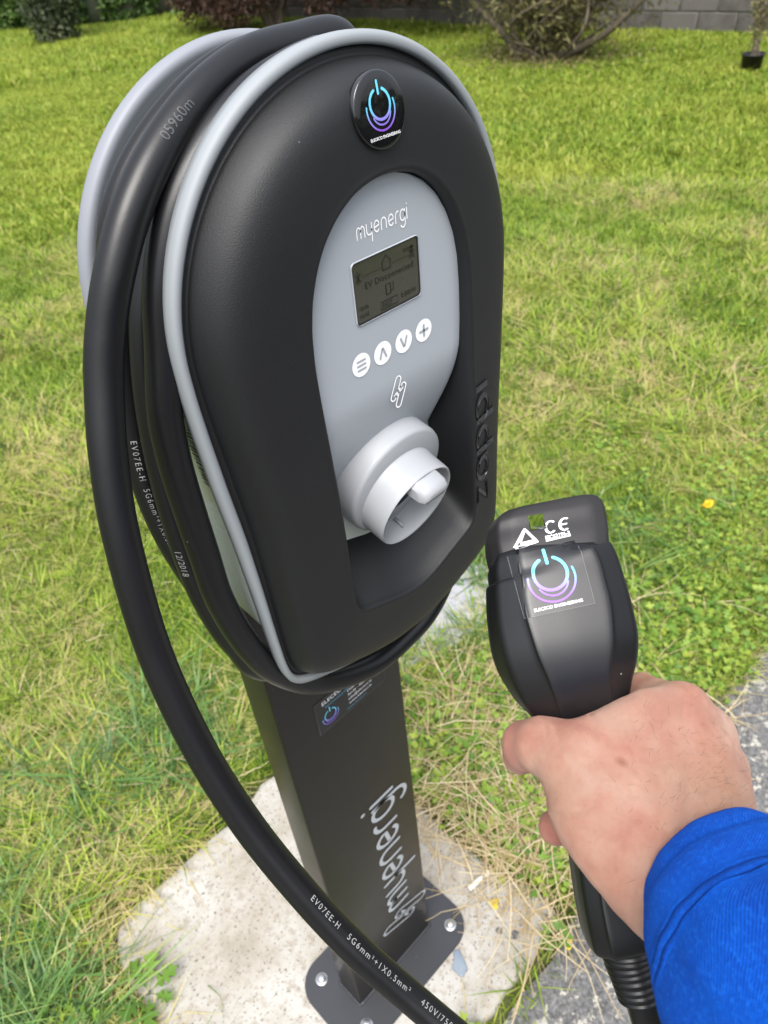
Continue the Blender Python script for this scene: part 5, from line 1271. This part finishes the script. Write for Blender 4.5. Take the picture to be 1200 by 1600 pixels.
wst += [([(wr.gauss(0,.1), wr.gauss(0,.12), -.03), (wr.gauss(0,.2), wr.gauss(0,.3), .4), (wr.gauss(0,.3), wr.gauss(0,.6), .9), (wr.gauss(0,.4), wr.gauss(0,.9), 1.4)], .018, .006) for _ in range(40)]
def along(stems, r, spread):
    P_, a, b = r.choice(stems); t = r.uniform(.25, 1)*(len(P_)-1); i = min(int(t), len(P_)-2); p = Vector(P_[i]).lerp(Vector(P_[i+1]), t-i)
    p = p+Vector((r.gauss(0, spread), r.gauss(0, spread), r.gauss(0, spread))); p.z = max(.05, p.z); return p, .3*noise.noise(p*4)
wil = empty('willow_shrub', 'many-stemmed olive willow shrub with a low branch, in front of the block wall', 'shrub', (bx_, by_, grnd(bx_, by_)))
obj('trunk', fixn(mesh('trunk', *joinm([limb(P_, a, b, 8) for P_, a, b in wst]))), M['bark'], wil)
crown_obj('crown', crown_mesh(wr, lambda r: along(wst, r, .17), 13000, .075, .24, (.1,.9), .6), M['leaf_olive'], wil)
crown_obj('leaf_litter', crown_mesh(wr, lambda r: (Vector((r.gauss(0,.35), r.gauss(0,.5), .04+r.random()*.05)), -.1), 1500, .05, .3, (.2,.9), 0), M['leaf_dry'], wil)['kind'] = 'stuff'
# potted plant
px_, py_ = (7.5307, 2.739)
pt = empty('potted_plant', 'spindly half-dry plant in a small black pot on the lawn at the far right', 'potted plant', (px_, py_, grnd(px_, py_)))
obj('pot', lathe([(.0, .0), (.075, 0), (.095, .15), (.100, .15), (.100, .165), (.088, .165), (.085, .14), (0, .14)], (0,0,0), (0,0,1), seg=28), M['nose'], pt)
pst = st(random.Random(4), 9, .16, .62, .006, .002); pst = [([(a[0], a[1], a[2]+.16) for a in P_], r0_, r1_) for P_, r0_, r1_ in pst]
obj('stem', fixn(mesh('stem', *joinm([limb(P_, a, b, 5) for P_, a, b in pst]))), M['bark'], pt)
crown_obj('leaf', crown_mesh(random.Random(8), lambda r: along(pst, r, .035), 900, .035, .4, (.0,1), 0), M['leaf_dry'], pt)
# far planting at the left end
def hedge(name, label, P_, h, wdt, n, ls, m_, seed, cat='hedge'):
    r = random.Random(seed); root = empty(name, label, cat, (P_[0][0], P_[0][1], 0)); o_ = Vector((P_[0][0], P_[0][1], 0))
    segs = list(zip(P_, P_[1:])); Ls = [(Vector(b)-Vector(a)).length for a, b in segs]
    def fn(r):
        (a, b) = r.choices(segs, Ls)[0]; t = r.random(); p = Vector((*a, 0)).lerp(Vector((*b, 0)), t); nn_ = Vector((-(b[1]-a[1]), b[0]-a[0], 0)).normalized()
        hh = h*(1+.22*noise.noise(p*.8)); side = r.choice((-1, 1)); u = r.random()
        if r.random() < .72: q = p+nn_*side*wdt*.5*(1+.25*noise.noise(Vector((p.x, p.y, u*3))*1.5)); q.z = u*hh
        else: q = p+nn_*r.uniform(-1, 1)*wdt*.5; q.z = hh*(1+.08*r.random())
        return q-o_, .3*noise.noise(q*1.4)
    crown_obj('crown', crown_mesh(r, fn, n, ls, .55, (.1,.85), 0), m_, root)
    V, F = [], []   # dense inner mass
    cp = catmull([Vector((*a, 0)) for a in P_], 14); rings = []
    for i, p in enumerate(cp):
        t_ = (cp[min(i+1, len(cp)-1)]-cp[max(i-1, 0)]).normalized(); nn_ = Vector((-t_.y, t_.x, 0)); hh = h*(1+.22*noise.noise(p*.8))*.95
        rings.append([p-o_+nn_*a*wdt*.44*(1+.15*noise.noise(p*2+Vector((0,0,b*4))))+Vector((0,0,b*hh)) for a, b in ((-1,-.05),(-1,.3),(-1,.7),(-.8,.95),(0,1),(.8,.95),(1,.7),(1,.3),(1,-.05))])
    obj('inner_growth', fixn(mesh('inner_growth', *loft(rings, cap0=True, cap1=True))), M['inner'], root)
    return root
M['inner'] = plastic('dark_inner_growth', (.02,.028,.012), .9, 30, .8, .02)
hedge('hedge', 'rough green hedge bank closing off the lawn at the top left', [(10.6019, 15.5968), (9.4105, 15.7242), (8.5485, 16.291), (7.8433, 18.0252), (6.9171, 19.8727)], .9, 1.2, 16000, .13, M['leaf_hedge'], 41)
shrub('dark_shrub', 'dark leafy shrub cut by the top left corner of the picture', 'shrub', (7.6, 24.0, grnd(7.6, 24.0)), [((0,0,.7),.8),((.4,-.5,.6),.6),((-.3,.6,.9),.8),((0,.2,1.6),.9)], 7000, .13, .5, M['leaf_dark'], st(random.Random(9), 6, .6, 1.6, .03), 33)
# evergreen hedge on the other side of the path: behind the photographer, it is what the round badge mirrors
hedge('evergreen_hedge', 'dark evergreen hedge across the path, behind the photographer, mirrored in the round badge', [(-9, -5.2), (-1, -6.0), (7, -6.0), (16, -5.6)], 1.72, 1.3, 16000, .15, M['leaf_dark'], 42)
# long bluish grass clumps at the lower left of the pad
M['grass_blue'] = leafmat('long_bluish_grass', [(0, (.045,.105,.028)), (.5, (.13,.25,.06)), (.8, (.26,.38,.10)), (1, (.46,.42,.20))], 2, .3, .45)
lg = [src('long_tuft', *blades(random.Random(300+s_), 26, .030, .105, .0042, 1.25, .10, .8), M['grass_blue']) for s_ in range(4)]
P = []
while len(P) < 130:
    x, y = rg.gauss(-.58, .08), rg.gauss(.38, .15)
    if x > -.46 and y < .56: continue
    P.append((x, y, -.015))
while len(P) < 175:
    x, y = rg.uniform(-.6, .1), rg.uniform(.62, .95); P.append((x, y, -.015))
while len(P) < 215:
    x, y = rg.gauss(.95, .35), rg.gauss(.25, .25)
    if y < .02 or x < .35: continue
    P.append((x, y, -.015))
stuff_points('long_grass', 'longer blue-green grass left uncut round the lower left of the pad', P, [(rg.gauss(0,.15), rg.gauss(0,.15), rg.uniform(0, 6.28)) for _ in P], [rg.uniform(.6, 1.15) for _ in P], [rg.randrange(4) for _ in P], lg)
